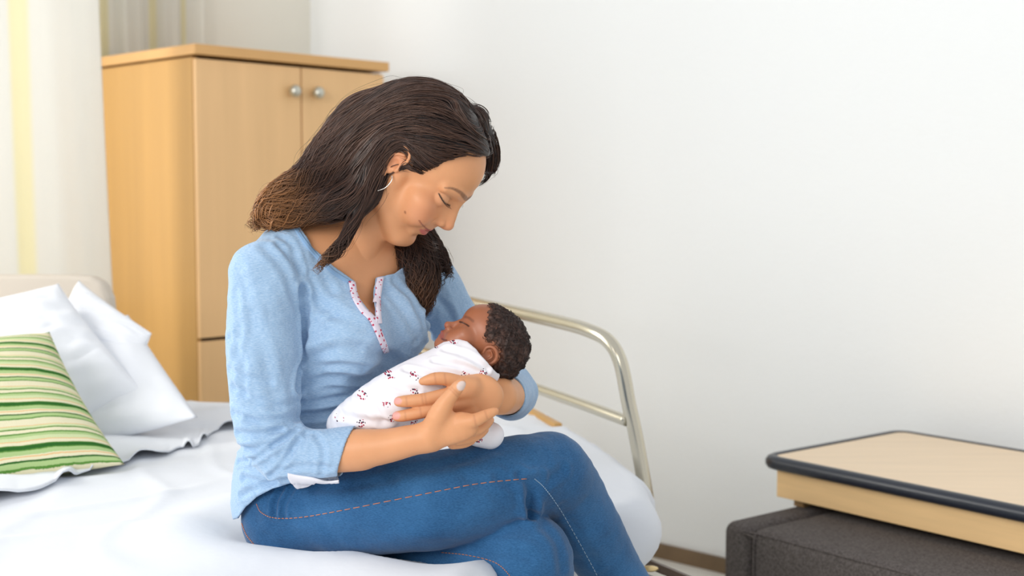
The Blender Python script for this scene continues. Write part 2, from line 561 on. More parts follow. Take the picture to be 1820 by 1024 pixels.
for lo, hi, hz0, hz1 in ((smid + .003, sL - .002, GZ + .005, WT - .046), (sR + .002, smid - .003, GZ + .005, WT - .046),
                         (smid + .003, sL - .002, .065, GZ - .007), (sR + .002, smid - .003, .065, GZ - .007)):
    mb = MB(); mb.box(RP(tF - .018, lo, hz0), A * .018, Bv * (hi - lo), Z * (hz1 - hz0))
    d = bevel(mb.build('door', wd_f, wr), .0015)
    if hz0 > .5:
        left = lo > smid
        kc = RP(tF, smid + (.047 if left else -.055), KZ)
        k = MB(); k.tube([kc, kc + A * .016], [.009, .007], 16)
        k.ball(kc + A * .026, (.0225, .0225, .0225)); k.build('knob', knob_m, d, True)

# ------------------------------------------------------------------ side table and bench on the right
tt_m = wood('table_top_beech', (228, 203, 170), (1, 1, 1), 6, .05, .35)
m_ = simple('table_top_beech_grained', (236, 209, 174), .32, var=.035, vscale=9, vstretch=(.35, 3.5, 1), rot=(0, 0, .85), spec=.4)
tf_m = simple('table_front_beech', (238, 200, 146), .4, var=.05, vscale=10, vstretch=(.5, .5, 6), spec=.4)
bump_m = simple('dark_rubber_edge', (30, 36, 48), .32, spec=.6)
TZ = .563
FLc = WZ(1343, 808, TZ); FRd = nrm(WZ(1820, 905, TZ) - FLc); BLd = nrm(np.array([-FRd[1], FRd[0], 0]))
TD = .60; TLn = 1.25
def TP(a, b, z): return FLc * [1, 1, 0] + FRd * a + BLd * b + Z * z
tb = empty('side_table', TP(TLn / 2, TD / 2, .0), 'low beech side table with a dark rounded bumper edge, standing over the grey bench', 'table')
def rrect(a0, a1, b0, b1, r, n=8):
    P = []
    for cx, cy, s in ((a1 - r, b1 - r, 0), (a0 + r, b1 - r, 1), (a0 + r, b0 + r, 2), (a1 - r, b0 + r, 3)):
        for k in range(n + 1):
            a = math.pi / 2 * (s + k / n); P.append((cx + r * math.cos(a), cy + r * math.sin(a)))
    return P
R_ = rrect(.028, TLn - .028, .022, TD - .02, .045)
V = [TP(a, b, TZ - .026) for a, b in R_] + [TP(a, b, TZ - .001) for a, b in R_]; n = len(R_)
F = [tuple(range(n))[::-1], tuple(range(n, 2 * n))] + [(i, (i + 1) % n, n + (i + 1) % n, n + i) for i in range(n)]
mesh_obj('table_top', V, F, m_, tb, False)
R_ = rrect(0, TLn, 0, TD, .07); R_.append(R_[0]); R_.append(R_[1])
mb = MB(); n = len(R_); V = []; Fq = []
prof = [(.034, .000), (.016, .0015), (.006, -.003), (0, -.011), (0, -.022), (.006, -.030), (.018, -.033), (.034, -.033)]
cx, cy = TLn / 2, TD / 2
R_ = rrect(0, TLn, 0, TD, .06)
rings = []
for off, dz in prof:
    rr = rrect(off, TLn - off, off * .8, TD - off * .8, max(.06 - off, .02))
    rings.append([TP(a, b, TZ + dz) for a, b in rr])
n = len(rings[0]); V = sum(rings, [])
for q in range(len(prof)):
    q2 = (q + 1) % len(prof)
    Fq += [(q * n + i, q2 * n + i, q2 * n + (i + 1) % n, q * n + (i + 1) % n) for i in range(n)]
mesh_obj('bumper_edge', V, Fq, bump_m, tb, True)
mb = MB(); mb.box(TP(.045, .03, TZ - .105), FRd * (TLn - .09), BLd * (TD - .06), Z * .075)
bevel(mb.build('drawer_box', tf_m, tb), .002)
for a in (.06, TLn - .10):
    for b in (.525,):
        mb = MB(); mb.box(TP(a, b, 0), FRd * .035, BLd * .05, Z * (TZ - .105)); mb.build('leg', wood('leg_wood', (150, 118, 76)), tb)

mb = MB(); mb.box(TP(.085, .05, TZ - .124), FRd * .03, BLd * .05, Z * .02); mb.build('runner_block', wood('runner_wood', (150, 118, 76)), tb)
gf_m, nt, bs = new_mat('grey_tweed')
v = coord(nt)
t1 = nd(nt, 'ShaderNodeTexNoise'); t1.inputs['Scale'].default_value = 420; t1.inputs['Detail'].default_value = 4
t2 = nd(nt, 'ShaderNodeTexNoise'); t2.inputs['Scale'].default_value = 170; t2.inputs['Detail'].default_value = 5
nt.links.new(v, t1.inputs[0]); nt.links.new(v, t2.inputs[0])
mxx = nd(nt, 'ShaderNodeMath', operation='ADD'); nt.links.new(t1.outputs[0], mxx.inputs[0]); nt.links.new(t2.outputs[0], mxx.inputs[1])
cr = nd(nt, 'ShaderNodeValToRGB'); cr.color_ramp.elements[0].position = .35; cr.color_ramp.elements[1].position = .62
mm = nd(nt, 'ShaderNodeMath', operation='MULTIPLY'); mm.inputs[1].default_value = .5; nt.links.new(mxx.outputs[0], mm.inputs[0]); nt.links.new(mm.outputs[0], cr.inputs[0])
cr.color_ramp.elements[0].color = (*lin((66, 61, 59)), 1); cr.color_ramp.elements[1].color = (*lin((108, 101, 98)), 1)
nt.links.new(cr.outputs[0], bs.inputs['Base Color']); bs.inputs['Roughness'].default_value = .9; bs.inputs['Specular IOR Level'].default_value = .2
add_bump(nt, bs, v, 420, .5, .001)
BZ = .440
BN = empty('upholstered_bench', TP(.6, .2, 0), 'dark grey fabric upholstered bench pushed under the side table', 'bench')
def soft_box(name, a0, a1, b0, b1, z0, z1, r, mat, par, seg=6):
    mb = MB(); mb.box(TP(a0, b0, z0), FRd * (a1 - a0), BLd * (b1 - b0), Z * (z1 - z0))
    return bevel(mb.build(name, mat, par, True), r, seg)
fl = WZ(1286, 925, BZ); q = fl - TP(0, 0, 0); ba0 = float(q @ FRd); bb0 = float(q @ BLd)
soft_box('end_cushion', ba0 - .004, ba0 + .085, bb0 - .004, .50, .06, BZ, .028, gf_m, BN)
soft_box('seat_cushion', ba0 + .083, 1.35, bb0 - .008, .50, .06, BZ - .001, .03, gf_m, BN)
pp = [TP(ba0 + .105, bb0 - .011, .07), TP(ba0 + .105, bb0 - .010, BZ - .045), TP(ba0 + .112, bb0 - .007, BZ - .022), TP(ba0 + .14, bb0 - .002, BZ - .011), TP(1.33, bb0 - .002, BZ - .011)]
mb = MB(); mb.tube(spline(pp, 60), .0028, 8); mb.build('piping', gf_m, BN, True)
for a in (ba0 + .06, 1.2):
    for b in (bb0 + .05, .42):
        mb = MB(); mb.tube([TP(a, b, 0), TP(a, b, .065)], .02, 12); mb.build('foot', dark_m, BN)

# ------------------------------------------------------------------ bed
MZ = .665
def cloth_white(name, rgb=(226, 229, 235), bump=.25, sc=8):
    m, nt, bs = new_mat(name)
    bs.inputs['Base Color'].default_value = (*lin(rgb), 1); bs.inputs['Roughness'].default_value = .85
    bs.inputs['Specular IOR Level'].default_value = .2; bs.inputs['Sheen Weight'].default_value = .15
    v = coord(nt)
    b = add_bump(nt, bs, v, sc, bump, .02, 4)
    add_bump(nt, bs, v, 900, .15, .0004, 2, prev=b)
    return m
sheet_m = cloth_white('white_cotton_sheet')
pillow_m = cloth_white('white_pillowcase', (240, 242, 247), .3, 7)
metal_m = simple('nickel_plated_tube', (205, 198, 180), .24, metal=.95)
brownm = simple('brown_painted_steel', (95, 78, 66), .4, metal=.3)
gold_m = simple('brass_bolt', (216, 190, 140), .3, metal=.9)
greyp = simple('grey_blue_plastic', (120, 128, 138), .5)
bed = empty('bed', WZ(420, 900, 0), 'hospital style bed with white bedding and chrome foot rail that the woman sits on', 'bed')

out_px = [(640, 716), (930, 724), (1000, 752), (1070, 786), (1128, 822), (1162, 862), (1142, 892), (1075, 902), (990, 918), (925, 966), (868, 1018), (780, 1075), (690, 1150), (520, 1220), (200, 1260), (-250, 1260), (-560, 1200), (-560, 900), (-300, 735), (-100, 706), (250, 708)]
OUT = np.array([WZ(x, y, MZ)[:2] for x, y in out_px])
CEN = np.array([-.52, 2.55])
cl = np.vstack([OUT, OUT[:3]])
sp = spline(np.vstack([OUT[-1:], OUT, OUT[:2]]), 600)
ang = np.arctan2(sp[:, 1] - CEN[1], sp[:, 0] - CEN[0]); rad = np.linalg.norm(sp - CEN, axis=1)
NA = 520
th_ = np.linspace(-math.pi, math.pi, NA, endpoint=False)
o_ = np.argsort(ang); Rr = np.interp(th_, ang[o_], rad[o_], period=2 * math.pi)
kk = np.ones(15) / 15
Rr = np.convolve(np.r_[Rr[-7:], Rr, Rr[:7]], kk, 'valid')
def bed_z(x, y):
    P = np.stack([x * 1.0, y * 1.0, x * 0], 1)
    w = .007 * fbm(P * 4.5, 3, 2)
    # soft creases running across the sheet
    w += .006 * np.exp(-((np.sin((x * .35 - y * .9) * 11 + 2.5 * fbm(P * 2.1, 17, 2))) / .3)**2) * np.clip(fbm(P * 2.6, 27, 1) + .3, 0, 1)
    t = (x * .9 + y * .45) * 14 + 2.2 * fbm(P * 2.5, 11, 2)
    w += .0045 * np.exp(-((np.sin(t)) / .35)**2) * np.clip(fbm(P * 3, 21, 1) + .4, 0, 1)
    hip = WZ(520, 960, MZ); kn = WZ(780, 985, MZ)
    d = seg_dist(np.stack([x, y, x * 0], 1), [[hip[0], hip[1] + .08, 0], [kn[0], kn[1] + .08, 0]])
    w -= .035 * np.exp(-(d / .10)**2)
    w += .016 * np.exp(-((d - .20) / .07)**2)
    return MZ + w
prof = []
for q in np.linspace(0.02, 1, 90): prof.append((q * .955, 0, 0))
side = [(.975, -.004), (.990, -.014), (1.001, -.030), (1.008, -.052), (1.008, -.075), (1.000, -.098), (.984, -.120), (.960, -.140), (.925, -.152), (.86, -.155)]
rings = []
for q, _, _ in prof:
    x = CEN[0] + q * Rr * np.cos(th_); y = CEN[1] + q * Rr * np.sin(th_)
    rings.append(np.stack([x, y, bed_z(x, y)], 1))
ztop = rings[-1][:, 2]
for k, (q, dz) in enumerate(side):
    fold = (.007 * np.sin(th_ * 46 + 2 * np.sin(th_ * 13)) + .014 * np.sin(th_ * 19 + 1.5 * np.sin(th_ * 7)) - .004) * min(1, -dz / .06)
    rr = Rr * q + fold
    x = CEN[0] + rr * np.cos(th_); y = CEN[1] + rr * np.sin(th_)
    rings.append(np.stack([x, y, ztop + dz], 1))
V = np.concatenate(rings); nr = len(rings)
V = np.vstack([V, [[*CEN, MZ]], [[*CEN, MZ - .155]]])
F = [(i * NA + k, i * NA + (k + 1) % NA, (i + 1) * NA + (k + 1) % NA, (i + 1) * NA + k)[::-1] for i in range(nr - 1) for k in range(NA)]
F += [(len(V) - 2, (k + 1) % NA, k)[::-1] for k in range(NA)]
F += [(len(V) - 1, (nr - 1) * NA + k, (nr - 1) * NA + (k + 1) % NA)[::-1] for k in range(NA)]
mesh_obj('mattress', V, F, sheet_m, bed)
# base under the mattress
Vb = []
for z in (MZ - .157, MZ - .215):
    for a, r in zip(th_[::8], Rr[::8]): Vb.append([CEN[0] + .80 * r * math.cos(a), CEN[1] + .80 * r * math.sin(a), z])
n = len(th_[::8])
mesh_obj('bed_base', Vb, [tuple(range(n)), tuple(range(n, 2 * n))[::-1]] + [(i, n + i, n + (i + 1) % n, (i + 1) % n) for i in range(n)], greyp, bed, False)
for a in (.55, -.75, 2.6, -2.5):
    i = int((a + math.pi) / (2 * math.pi) * NA) % NA
    x = CEN[0] + .72 * Rr[i] * math.cos(a); y = CEN[1] + .72 * Rr[i] * math.sin(a)
    mb = MB(); mb.tube([[x, y, 0], [x, y, MZ - .21]], .024, 14); mb.build('bed_leg', metal_m, bed, True)
# foot rail
def rail_line(pts, r, name, par):
    mb = MB(); mb.tube(spline([W(*p) for p in pts], 90), r, 18); return mb.build(name, metal_m, par, True)
fr = rail_line([(640, 700, 3.95), (655, 560, 3.95), (680, 512, 3.9), (760, 522, 3.62), (880, 547, 3.22), (1000, 574, 2.92), (1048, 588, 2.82), (1082, 607, 2.77), (1103, 645, 2.745), (1118, 720, 2.735), (1131, 780, 2.73), (1150, 890, 2.72), (1158, 960, 2.72)], .0155, 'foot_rail', bed)
rail_line([(660, 604, 3.94), (780, 633, 3.56), (930, 683, 3.10), (1040, 721, 2.86), (1114, 748, 2.735)], .0125, 'rail_crossbar', bed)
a_ = W(830, 662, 3.86); b_ = W(1000, 752, 3.08)
mb = MB(); mb.box(a_ - Z * .16, b_ - a_, nrm(np.cross(Z, b_ - a_)) * -.022, Z * .16)
bevel(mb.build('side_board', wd_s, bed), .004)
p0 = W(1128, 991, 2.62); p1 = W(1236, 1036, 2.52)
mb = MB(); mb.box(p0 - Z * .012, p1 - p0, np.array([.0, .02, 0]), Z * .018)
fb = bevel(mb.build('frame_bar', brownm, bed), .002)
mb = MB(); mb.ball(W(1155, 1011, 2.545), (.018, .012, .006)); mb.build('bolt', gold_m, fb, True)
mb = MB(); mb.box(p0 - Z * .05 + np.array([0, .03, 0]), p1 - p0, np.array([-.1, -.02, 0]), Z * .02); mb.build('step_plate', greyp, bed)

hb_m = simple('beige_headboard', (214, 203, 188), .6, var=.02)
hp = [(-330, 488), (120, 489), (160, 492), (180, 503), (192, 530), (197, 580), (198, 760), (-330, 760)]
V = [W(x, y, 3.42) for x, y in hp]; n = len(V)
V = V + [v + np.array([0.01, .045, 0]) for v in V]
o = mesh_obj('headboard', V, [tuple(range(n)), tuple(range(n, 2 * n))[::-1]] + [(i, n + i, n + (i + 1) % n, (i + 1) % n) for i in range(n)], hb_m, bed, False)
bevel(o, .012, 4)

# ------------------------------------------------------------------ pillows
def pillow(name, c, T, mat, label, cat, group=None, seed=0, pinch=.06, wr=.006, back=1.0, n=70, flange=0):
    """c: four corners in order round the cushion"""
    c = [np.asarray(q, float) for q in c]
    nn = nrm(np.cross(c[1] - c[0], c[3] - c[0]))
    if nn[1] > 0: nn = -nn
    g = np.linspace(0, 1, n); U, Vv = np.meshgrid(g, g, indexing='ij')
    u = U.ravel(); v = Vv.ravel()
    s = 2 * u - 1; t = 2 * v - 1
    s2 = s * (1 - pinch * (1 - t * t) * np.abs(s)**2); t2 = t * (1 - pinch * (1 - s * s) * np.abs(t)**2)
    u2 = ((s2 + 1) / 2)[:, None]; v2 = ((t2 + 1) / 2)[:, None]
    P = (1 - u2) * (1 - v2) * c[0] + u2 * (1 - v2) * c[1] + u2 * v2 * c[2] + (1 - u2) * v2 * c[3]
    prof = ((1 - s**2).clip(0)**.55 * (1 - t**2).clip(0)**.55)
    edge = np.minimum(1 - np.abs(s), 1 - np.abs(t))
    w = wr * fbm(P * 9, seed, 3) + wr * .8 * np.abs(noise(np.stack([s * 2.2 + t * 1.5, t * 6 - s * 2, s * 0], 1), seed + 5))
    w = w * np.clip(edge * 7, 0, 1)
    Pf = P + nn * (T * .5 * prof + w)[:, None]
    Pb = P - nn * (T * .5 * prof * back)[:, None]
    ix = np.arange(n * n).reshape(n, n)
    Fq = np.stack([ix[:-1, :-1], ix[1:, :-1], ix[1:, 1:], ix[:-1, 1:]], -1).reshape(-1, 4)
    d = np.cross(c[1] - c[0], c[3] - c[0]) @ nn
    if d < 0: Fq = Fq[:, ::-1]
    Vx = np.vstack([Pf, Pb]); F2 = np.vstack([Fq, Fq[:, ::-1] + n * n])
    # weld borders
    bmask = (np.isclose(u, 0) | np.isclose(u, 1) | np.isclose(v, 0) | np.isclose(v, 1))
    mp = np.arange(2 * n * n); mp[n * n:][bmask] = np.where(bmask)[0]
    F2 = mp[F2]
    used = np.unique(F2); re = -np.ones(2 * n * n, int); re[used] = np.arange(len(used))
    uvs = np.stack([np.r_[u, u], np.r_[v, v]], 1)[used]
    o = mesh_obj(name, Vx[used], re[F2], mat)
    uvl = o.data.uv_layers.new(name='UVMap'); li = np.zeros(len(o.data.loops), int); o.data.loops.foreach_get('vertex_index', li)
    uvl.data.foreach_set('uv', uvs[li].astype(np.float32).ravel())
    return tag(o, label, cat, group)

pillow('bed_pillow', [W(-170, 880, 2.9), W(352, 742, 2.90), W(228, 560, 3.22), W(-200, 600, 3.25)], .15, pillow_m,
       'large white pillow lying lowest on the bed, its right corner nearest the seated woman', 'pillow', 'white pillows at the headboard', 2, .01, .008)
pillow('bed_pillow', [W(40, 710, 3.10), W(238, 668, 3.06), W(270, 593, 3.12), W(140, 498, 3.30)], .12, pillow_m,
       'white pillow standing against the headboard with a pointed corner toward the wardrobe', 'pillow', 'white pillows at the headboard', 7, .04, .008)
pillow('bed_pillow', [W(30, 800, 2.82), W(256, 696, 2.96), W(104, 504, 3.14), W(-230, 600, 3.02)], .17, pillow_m,
       'white pillow directly behind the green striped cushion', 'pillow', 'white pillows at the headboard', 12, .04, .010)

# striped cushion
cm_, nt, bs = new_mat('green_striped_weave')
uv = nd(nt, 'ShaderNodeUVMap'); uv.uv_map = 'UVMap'
sx = nd(nt, 'ShaderNodeSeparateXYZ'); nt.links.new(uv.outputs[0], sx.inputs[0])
nz = nd(nt, 'ShaderNodeTexNoise'); nz.inputs['Scale'].default_value = 5; nz.inputs['Detail'].default_value = 3; nt.links.new(uv.outputs[0], nz.inputs[0])
ma = nd(nt, 'ShaderNodeMath', operation='MULTIPLY_ADD'); ma.inputs[1].default_value = .022
nt.links.new(nz.outputs[0], ma.inputs[0]); nt.links.new(sx.outputs[1], ma.inputs[2])
# fine jagged weave
mp = nd(nt, 'ShaderNodeMapping'); mp.inputs['Scale'].default_value = (260, 25, 1); nt.links.new(uv.outputs[0], mp.inputs[0])
nz2 = nd(nt, 'ShaderNodeTexNoise'); nz2.inputs['Scale'].default_value = 1; nt.links.new(mp.outputs[0], nz2.inputs[0])
mb_ = nd(nt, 'ShaderNodeMath', operation='MULTIPLY_ADD'); mb_.inputs[1].default_value = .007; nt.links.new(nz2.outputs[0], mb_.inputs[0]); nt.links.new(ma.outputs[0], mb_.inputs[2])
cream = (226, 219, 186); lg = (171, 196, 134); mg = (92, 140, 62); dg = (48, 100, 42); og = (228, 186, 130); pl = (205, 214, 166)
unit = [(cream, 3), (mg, .9), (lg, 2.2), (dg, .8), (cream, 1.6), (og, .6), (cream, .6), (lg, 2.4), (mg, .7), (dg, 2.0), (mg, .5), (cream, 1.8), (og, .6), (pl, 2.2), (lg, 1.6), (mg, .8), (cream, 2.2), (mg, .8), (pl, 1.6), (og, .5), (cream, 1)]
tot = sum(w for _, w in unit)
cr = nd(nt, 'ShaderNodeValToRGB'); cr.color_ramp.interpolation = 'CONSTANT'
fr_ = nd(nt, 'ShaderNodeMath', operation='MULTIPLY'); fr_.inputs[1].default_value = 4.1
nt.links.new(mb_.outputs[0], fr_.inputs[0])
f2 = nd(nt, 'ShaderNodeMath', operation='FRACT'); nt.links.new(fr_.outputs[0], f2.inputs[0]); nt.links.new(f2.outputs[0], cr.inputs[0])
acc = 0; els = cr.color_ramp.elements
for i, (c, w) in enumerate(unit):
    e = els[0] if i == 0 else (els[1] if i == 1 else els.new(acc / tot))
    e.position = acc / tot; e.color = (*lin(c), 1); acc += w
nt.links.new(cr.outputs[0], bs.inputs['Base Color']); bs.inputs['Roughness'].default_value = .9; bs.inputs['Specular IOR Level'].default_value = .15
add_bump(nt, bs, mp.outputs[0], 1.2, .5, .002)
pillow('striped_cushion', [W(-260, 905, 2.42), W(222, 826, 2.56), W(88, 590, 2.80), W(-250, 628, 2.76)], .15, cm_,
       'square cushion with green, cream and orange horizontal stripes leaning on the pillows', 'cushion', None, 4, .05, .003)

# top sheet folded back, its wavy edge lying across the bed
fe = spline([(-260, 985, 0), (-60, 915, 0), (60, 880, 0), (150, 846, 0), (240, 826, 0), (300, 806, 0), (345, 796, 0), (385, 768, 0), (440, 758, 0)], 150)
be = spline([(-260, 760, 0), (-60, 745, 0), (60, 735, 0), (150, 730, 0), (240, 726, 0), (300, 724, 0), (345, 724, 0), (400, 722, 0), (460, 722, 0)], 150)
V = []; nv = 46
for i in range(150):
    a = WZ(fe[i][0], fe[i][1], MZ); b = WZ(be[i][0], be[i][1], MZ)
    for j in range(nv):
        f = j / (nv - 1)
        p = a * (1 - f) + b * f
        p[:2] += (a - b)[:2] * .035 * math.sin(i * .16 + 1.5 * math.sin(i * .07)) * (1 - f)**3
        V.append(p)
V = np.array(V); zz = bed_z(V[:, 0], V[:, 1])
f = np.tile(np.linspace(0, 1, nv), 150)
ru = np.repeat(np.arange(150), nv)
V[:, 2] = zz + .005 + .014 * np.clip(np.sin(ru * .32 + 2 * np.sin(ru * .11)) + .1, 0, 1) * np.exp(-(f / .12)**1.2) + .010 * np.clip(fbm(V * 7, 9, 2) + .3, 0, 1) * np.clip((1 - f) * 4, 0, 1)
F = [(i * nv + j, (i + 1) * nv + j, (i + 1) * nv + j + 1, i * nv + j + 1) for i in range(149) for j in range(nv - 1)]
o = mesh_obj('folded_sheet', V, F, sheet_m)
sm = o.modifiers.new('thickness', 'SOLIDIFY'); sm.thickness = .003; sm.offset = 1
tag(o, 'thin white sheet turned down with a rumpled edge in front of the pillows', 'sheet')

# ------------------------------------------------------------------ the woman
def WR(px, py, D, rpx):
    return [*W(px, py, D), rpx * D / FPX]
def chainpx(rows, n=0, **kw): return d_chain([WR(*r) for r in rows], n, **kw)
def surf(ops, px, py, D0=1.72, D1=2.6, n=110):
    """first point of the surface met from the front at each place"""
    px = np.atleast_1d(px).astype(float); py = np.atleast_1d(py).astype(float)
    d0 = np.stack([W(a, b, 1.0) - CAM for a, b in zip(px, py)])
    t = np.full(len(px), D0)
    for _ in range(n):
        t += np.clip(evalops(ops, CAM + d0 * t[:, None]), -.004, .03) * .75
    return CAM + d0 * t[:, None]
def paint(P, ops, lo, hi):
    pass

HEAD = Frame(W(733, 296, 2.05), [.659, -.163, -.734], [.711, -.185, .679], 1.02)
H_ = HEAD.wrap
def hu(k, f): return ('u', k * .01, H_(f))
def hs(k, f): return ('s', k * .01, H_(f))

def head_ops():
    o = []
    u = lambda k, f: o.append(hu(k, f)); s = lambda k, f: o.append(hs(k, f))
    u(0, d_ell((-.8, 0, 4.4), (9.4, 7.3, 7.8)))
    u(1.5, d_ell((3.3, 0, 4.4), (5.95, 6.3, 5.6)))
    u(2.0, d_ell((4.1, 0, -2.2), (4.5, 5.1, 6.0)))
    u(2.2, d_ell((2.6, 0, -4.3), (3.9, 5.2, 3.4)))
    for q in (-1, 1):
        u(1.2, d_cone((.6, q * 5.7, -.8), (1.3, q * 5.0, -5.4), 1.4, 1.3))
        u(1.6, d_cone((1.3, q * 4.9, -5.4), (6.3, q * 1.9, -8.6), 1.35, 1.5))
        u(1.6, d_ell((5.9, q * 4.5, -1.4), (2.2, 2.1, 1.8)))
        u(1.4, d_ell((6.5, q * 3.6, -3.2), (2.25, 2.3, 2.2)))
        u(1.0, d_chain([(8.8, q * .9, 2.8, .8), (8.4, q * 2.8, 3.2, .8), (7.1, q * 4.8, 2.8, .7)], 5))
    u(1.6, d_ell((6.7, 0, -8.3), (1.9, 2.2, 1.6)))
    u(1.2, d_ell((7.4, 0, -4.7), (1.5, 2.5, 2.2)))
    u(1.6, d_ell((6.8, 0, -2.2), (2.5, 2.9, 3.0)))
    for q in (-1, 1):
        s(.9, d_ell((10.1, q * 3.2, .95), (1.7, 1.7, 1.1)))
        u(.4, d_ell((7.25, q * 3.2, .85), (1.35, 1.5, 1.35)))
        # crease and lash line of the lowered lids
        s(.12, d_chain([(8.5, q * 1.9, 1.1, .05), (8.85, q * 2.9, 1.65, .07), (8.15, q * 4.2, 1.4, .06), (7.5, q * 4.9, .9, .05)], 12))
        s(.08, d_chain([(8.5, q * 1.85, .30, .04), (8.8, q * 2.8, .08, .09), (8.3, q * 4.0, .15, .09), (7.4, q * 4.8, .55, .05)], 12))
    # nose
    u(.9, d_chain([(8.3, 0, 1.8, .9), (8.7, 0, -.2, 1.2), (8.9, 0, -1.6, 1.45)], 6))
    u(.7, d_chain([(8.95, 0, 2.4, .62), (9.35, 0, .8, .62), (10.05, 0, -.7, .72), (10.45, 0, -1.7, .80)], 10))
    u(.35, d_ell((10.45, 0, -1.95), (.92, .92, .82)))
    u(.5, d_ell((9.6, 0, -2.5), (1.05, .6, .55)))
    for q in (-1, 1):
        u(.35, d_ell((9.45, q * 1.25, -2.2), (.95, .62, .72)))
        s(.2, d_ell((9.95, q * .66, -2.95), (.5, .3, .4)))
        s(.35, d_chain([(9.2, q * 2.0, -1.7, .07), (8.75, q * 2.2, -2.6, .11), (8.2, q * 2.9, -3.7, .10), (7.4, q * 3.5, -4.8, .05)], 10))
    s(.3, d_cone((9.5, 0, -3.3), (9.4, 0, -4.2), .10, .13))
    # lips, gently smiling
    u(.25, d_chain([(7.3, -2.9, -4.15, .10), (8.5, -1.5, -4.55, .26), (8.85, -.5, -4.45, .34), (8.88, 0, -4.55, .32), (8.85, .5, -4.45, .34), (8.5, 1.5, -4.55, .26), (7.3, 2.9, -4.15, .10)], 18))
    u(.3, d_chain([(7.3, -2.8, -4.35, .10), (8.3, -1.5, -5.25, .30), (8.7, 0, -5.6, .42), (8.3, 1.5, -5.25, .30), (7.3, 2.8, -4.35, .10)], 16))
    s(.12, d_chain([(7.0, -3.3, -3.95, .11), (8.25, -2.1, -4.55, .09), (9.15, 0, -5.02, .08), (8.25, 2.1, -4.55, .09), (7.0, 3.3, -3.95, .11)], 18))
    s(.6, d_ell((8.7, 0, -6.9), (.6, 1.6, .4)))
    # ears
    for q in (-1, 1):
        u(.35, d_ell((-.9, q * 7.05, .3), (1.55, .55, 2.5)))
        u(.12, d_chain([(.25, q * 7.45, .2, .22), (.75, q * 7.5, 1.6, .27), (.2, q * 7.7, 2.9, .30), (-1.1, q * 7.95, 3.2, .30), (-2.3, q * 8.1, 2.2, .29), (-2.5, q * 8.0, .8, .26), (-1.9, q * 7.8, -.9, .24), (-1.3, q * 7.6, -1.9, .34)], 22))
        u(.25, d_ell((-.75, q * 7.5, -2.3), (.62, .35, .75)))
        u(.15, d_chain([(-.2, q * 7.6, 2.0, .22), (-1.2, q * 7.75, 1.3, .26), (-1.6, q * 7.7, .1, .25), (-1.0, q * 7.55, -1.3, .25)], 12))
        u(.15, d_ell((.45, q * 7.35, -.35), (.4, .35, .6)))
        s(.2, d_ell((-.45, q * 7.75, -.1), (.75, .6, .95)))
    return o

# torso axes
TS = nrm([.70, .71, 0]); TF = nrm([.70, -.69, -.14]); TU = np.cross(TF, TS); TU = nrm(TU) * (1 if TU[2] > 0 else -1); TF = np.cross(TS, TU) if np.cross(TS, TU) @ TF > 0 else -np.cross(TS, TU)
TR = np.stack([TF, TS, TU])
def torso_ops(ins=0.0):
    o = []
    e = lambda k, px, py, D, r, R=TR: o.append(('u', k, d_ell(W(px, py, D), np.array(r) - ins, R)))
    e(0, 598, 575, 2.10, (.105, .150, .19))
    e(.05, 600, 478, 2.10, (.078, .135, .085))
    o.append(('u', .05, d_chain([WR(560, 452, 2.08, 58), WR(500, 472, 2.01, 56), WR(470, 490, 1.97, 58)][:0] or [[*W(556, 452, 2.08), .055 - ins], [*W(505, 468, 2.01), .050 - ins], [*W(468, 490, 1.97), .050 - ins]])))
    o.append(('u', .04, d_chain([[*W(650, 460, 2.12), .050 - ins], [*W(720, 482, 2.18), .046 - ins], [*W(760, 510, 2.22), .044 - ins]])))
    e(.03, 692, 585, 2.075, (.062, .062, .066))
    e(.03, 618, 598, 1.995, (.062, .062, .068))
    e(.06, 556, 740, 2.09, (.095, .120, .17))
    o.append(('u', .05, d_ell(W(541, 880, 2.10), np.array((.104, .122, .124)) - (.03 if ins else 0), TR)))
    return o
def arm_ops(ins_px=0):
    a = chainpx([(467, 492, 1.965, 61 - ins_px), (467, 600, 1.95, 64 - ins_px), (469, 700, 1.94, 59 - ins_px), (478, 768, 1.93, 56 - ins_px), (503, 802, 1.922, 50 - ins_px)], 14)
    f = chainpx([(503, 802, 1.922, 48 - ins_px), (560, 808, 1.91, 47 - ins_px), (640, 803, 1.895, 46 - ins_px)], 6)
    b = chainpx([(765, 512, 2.22, 50 - ins_px), (800, 565, 2.24, 48 - ins_px), (858, 640, 2.25, 46 - ins_px), (908, 700, 2.20, 43 - ins_px)], 10)
    g = chainpx([(908, 700, 2.20, 43 - ins_px), (906, 703, 2.10, 40 - ins_px), (896, 703, 2.03, 38 - ins_px)], 4)
    return [('u', .012, a), ('u', .02, f), ('u', .03, b), ('u', .02, g)]

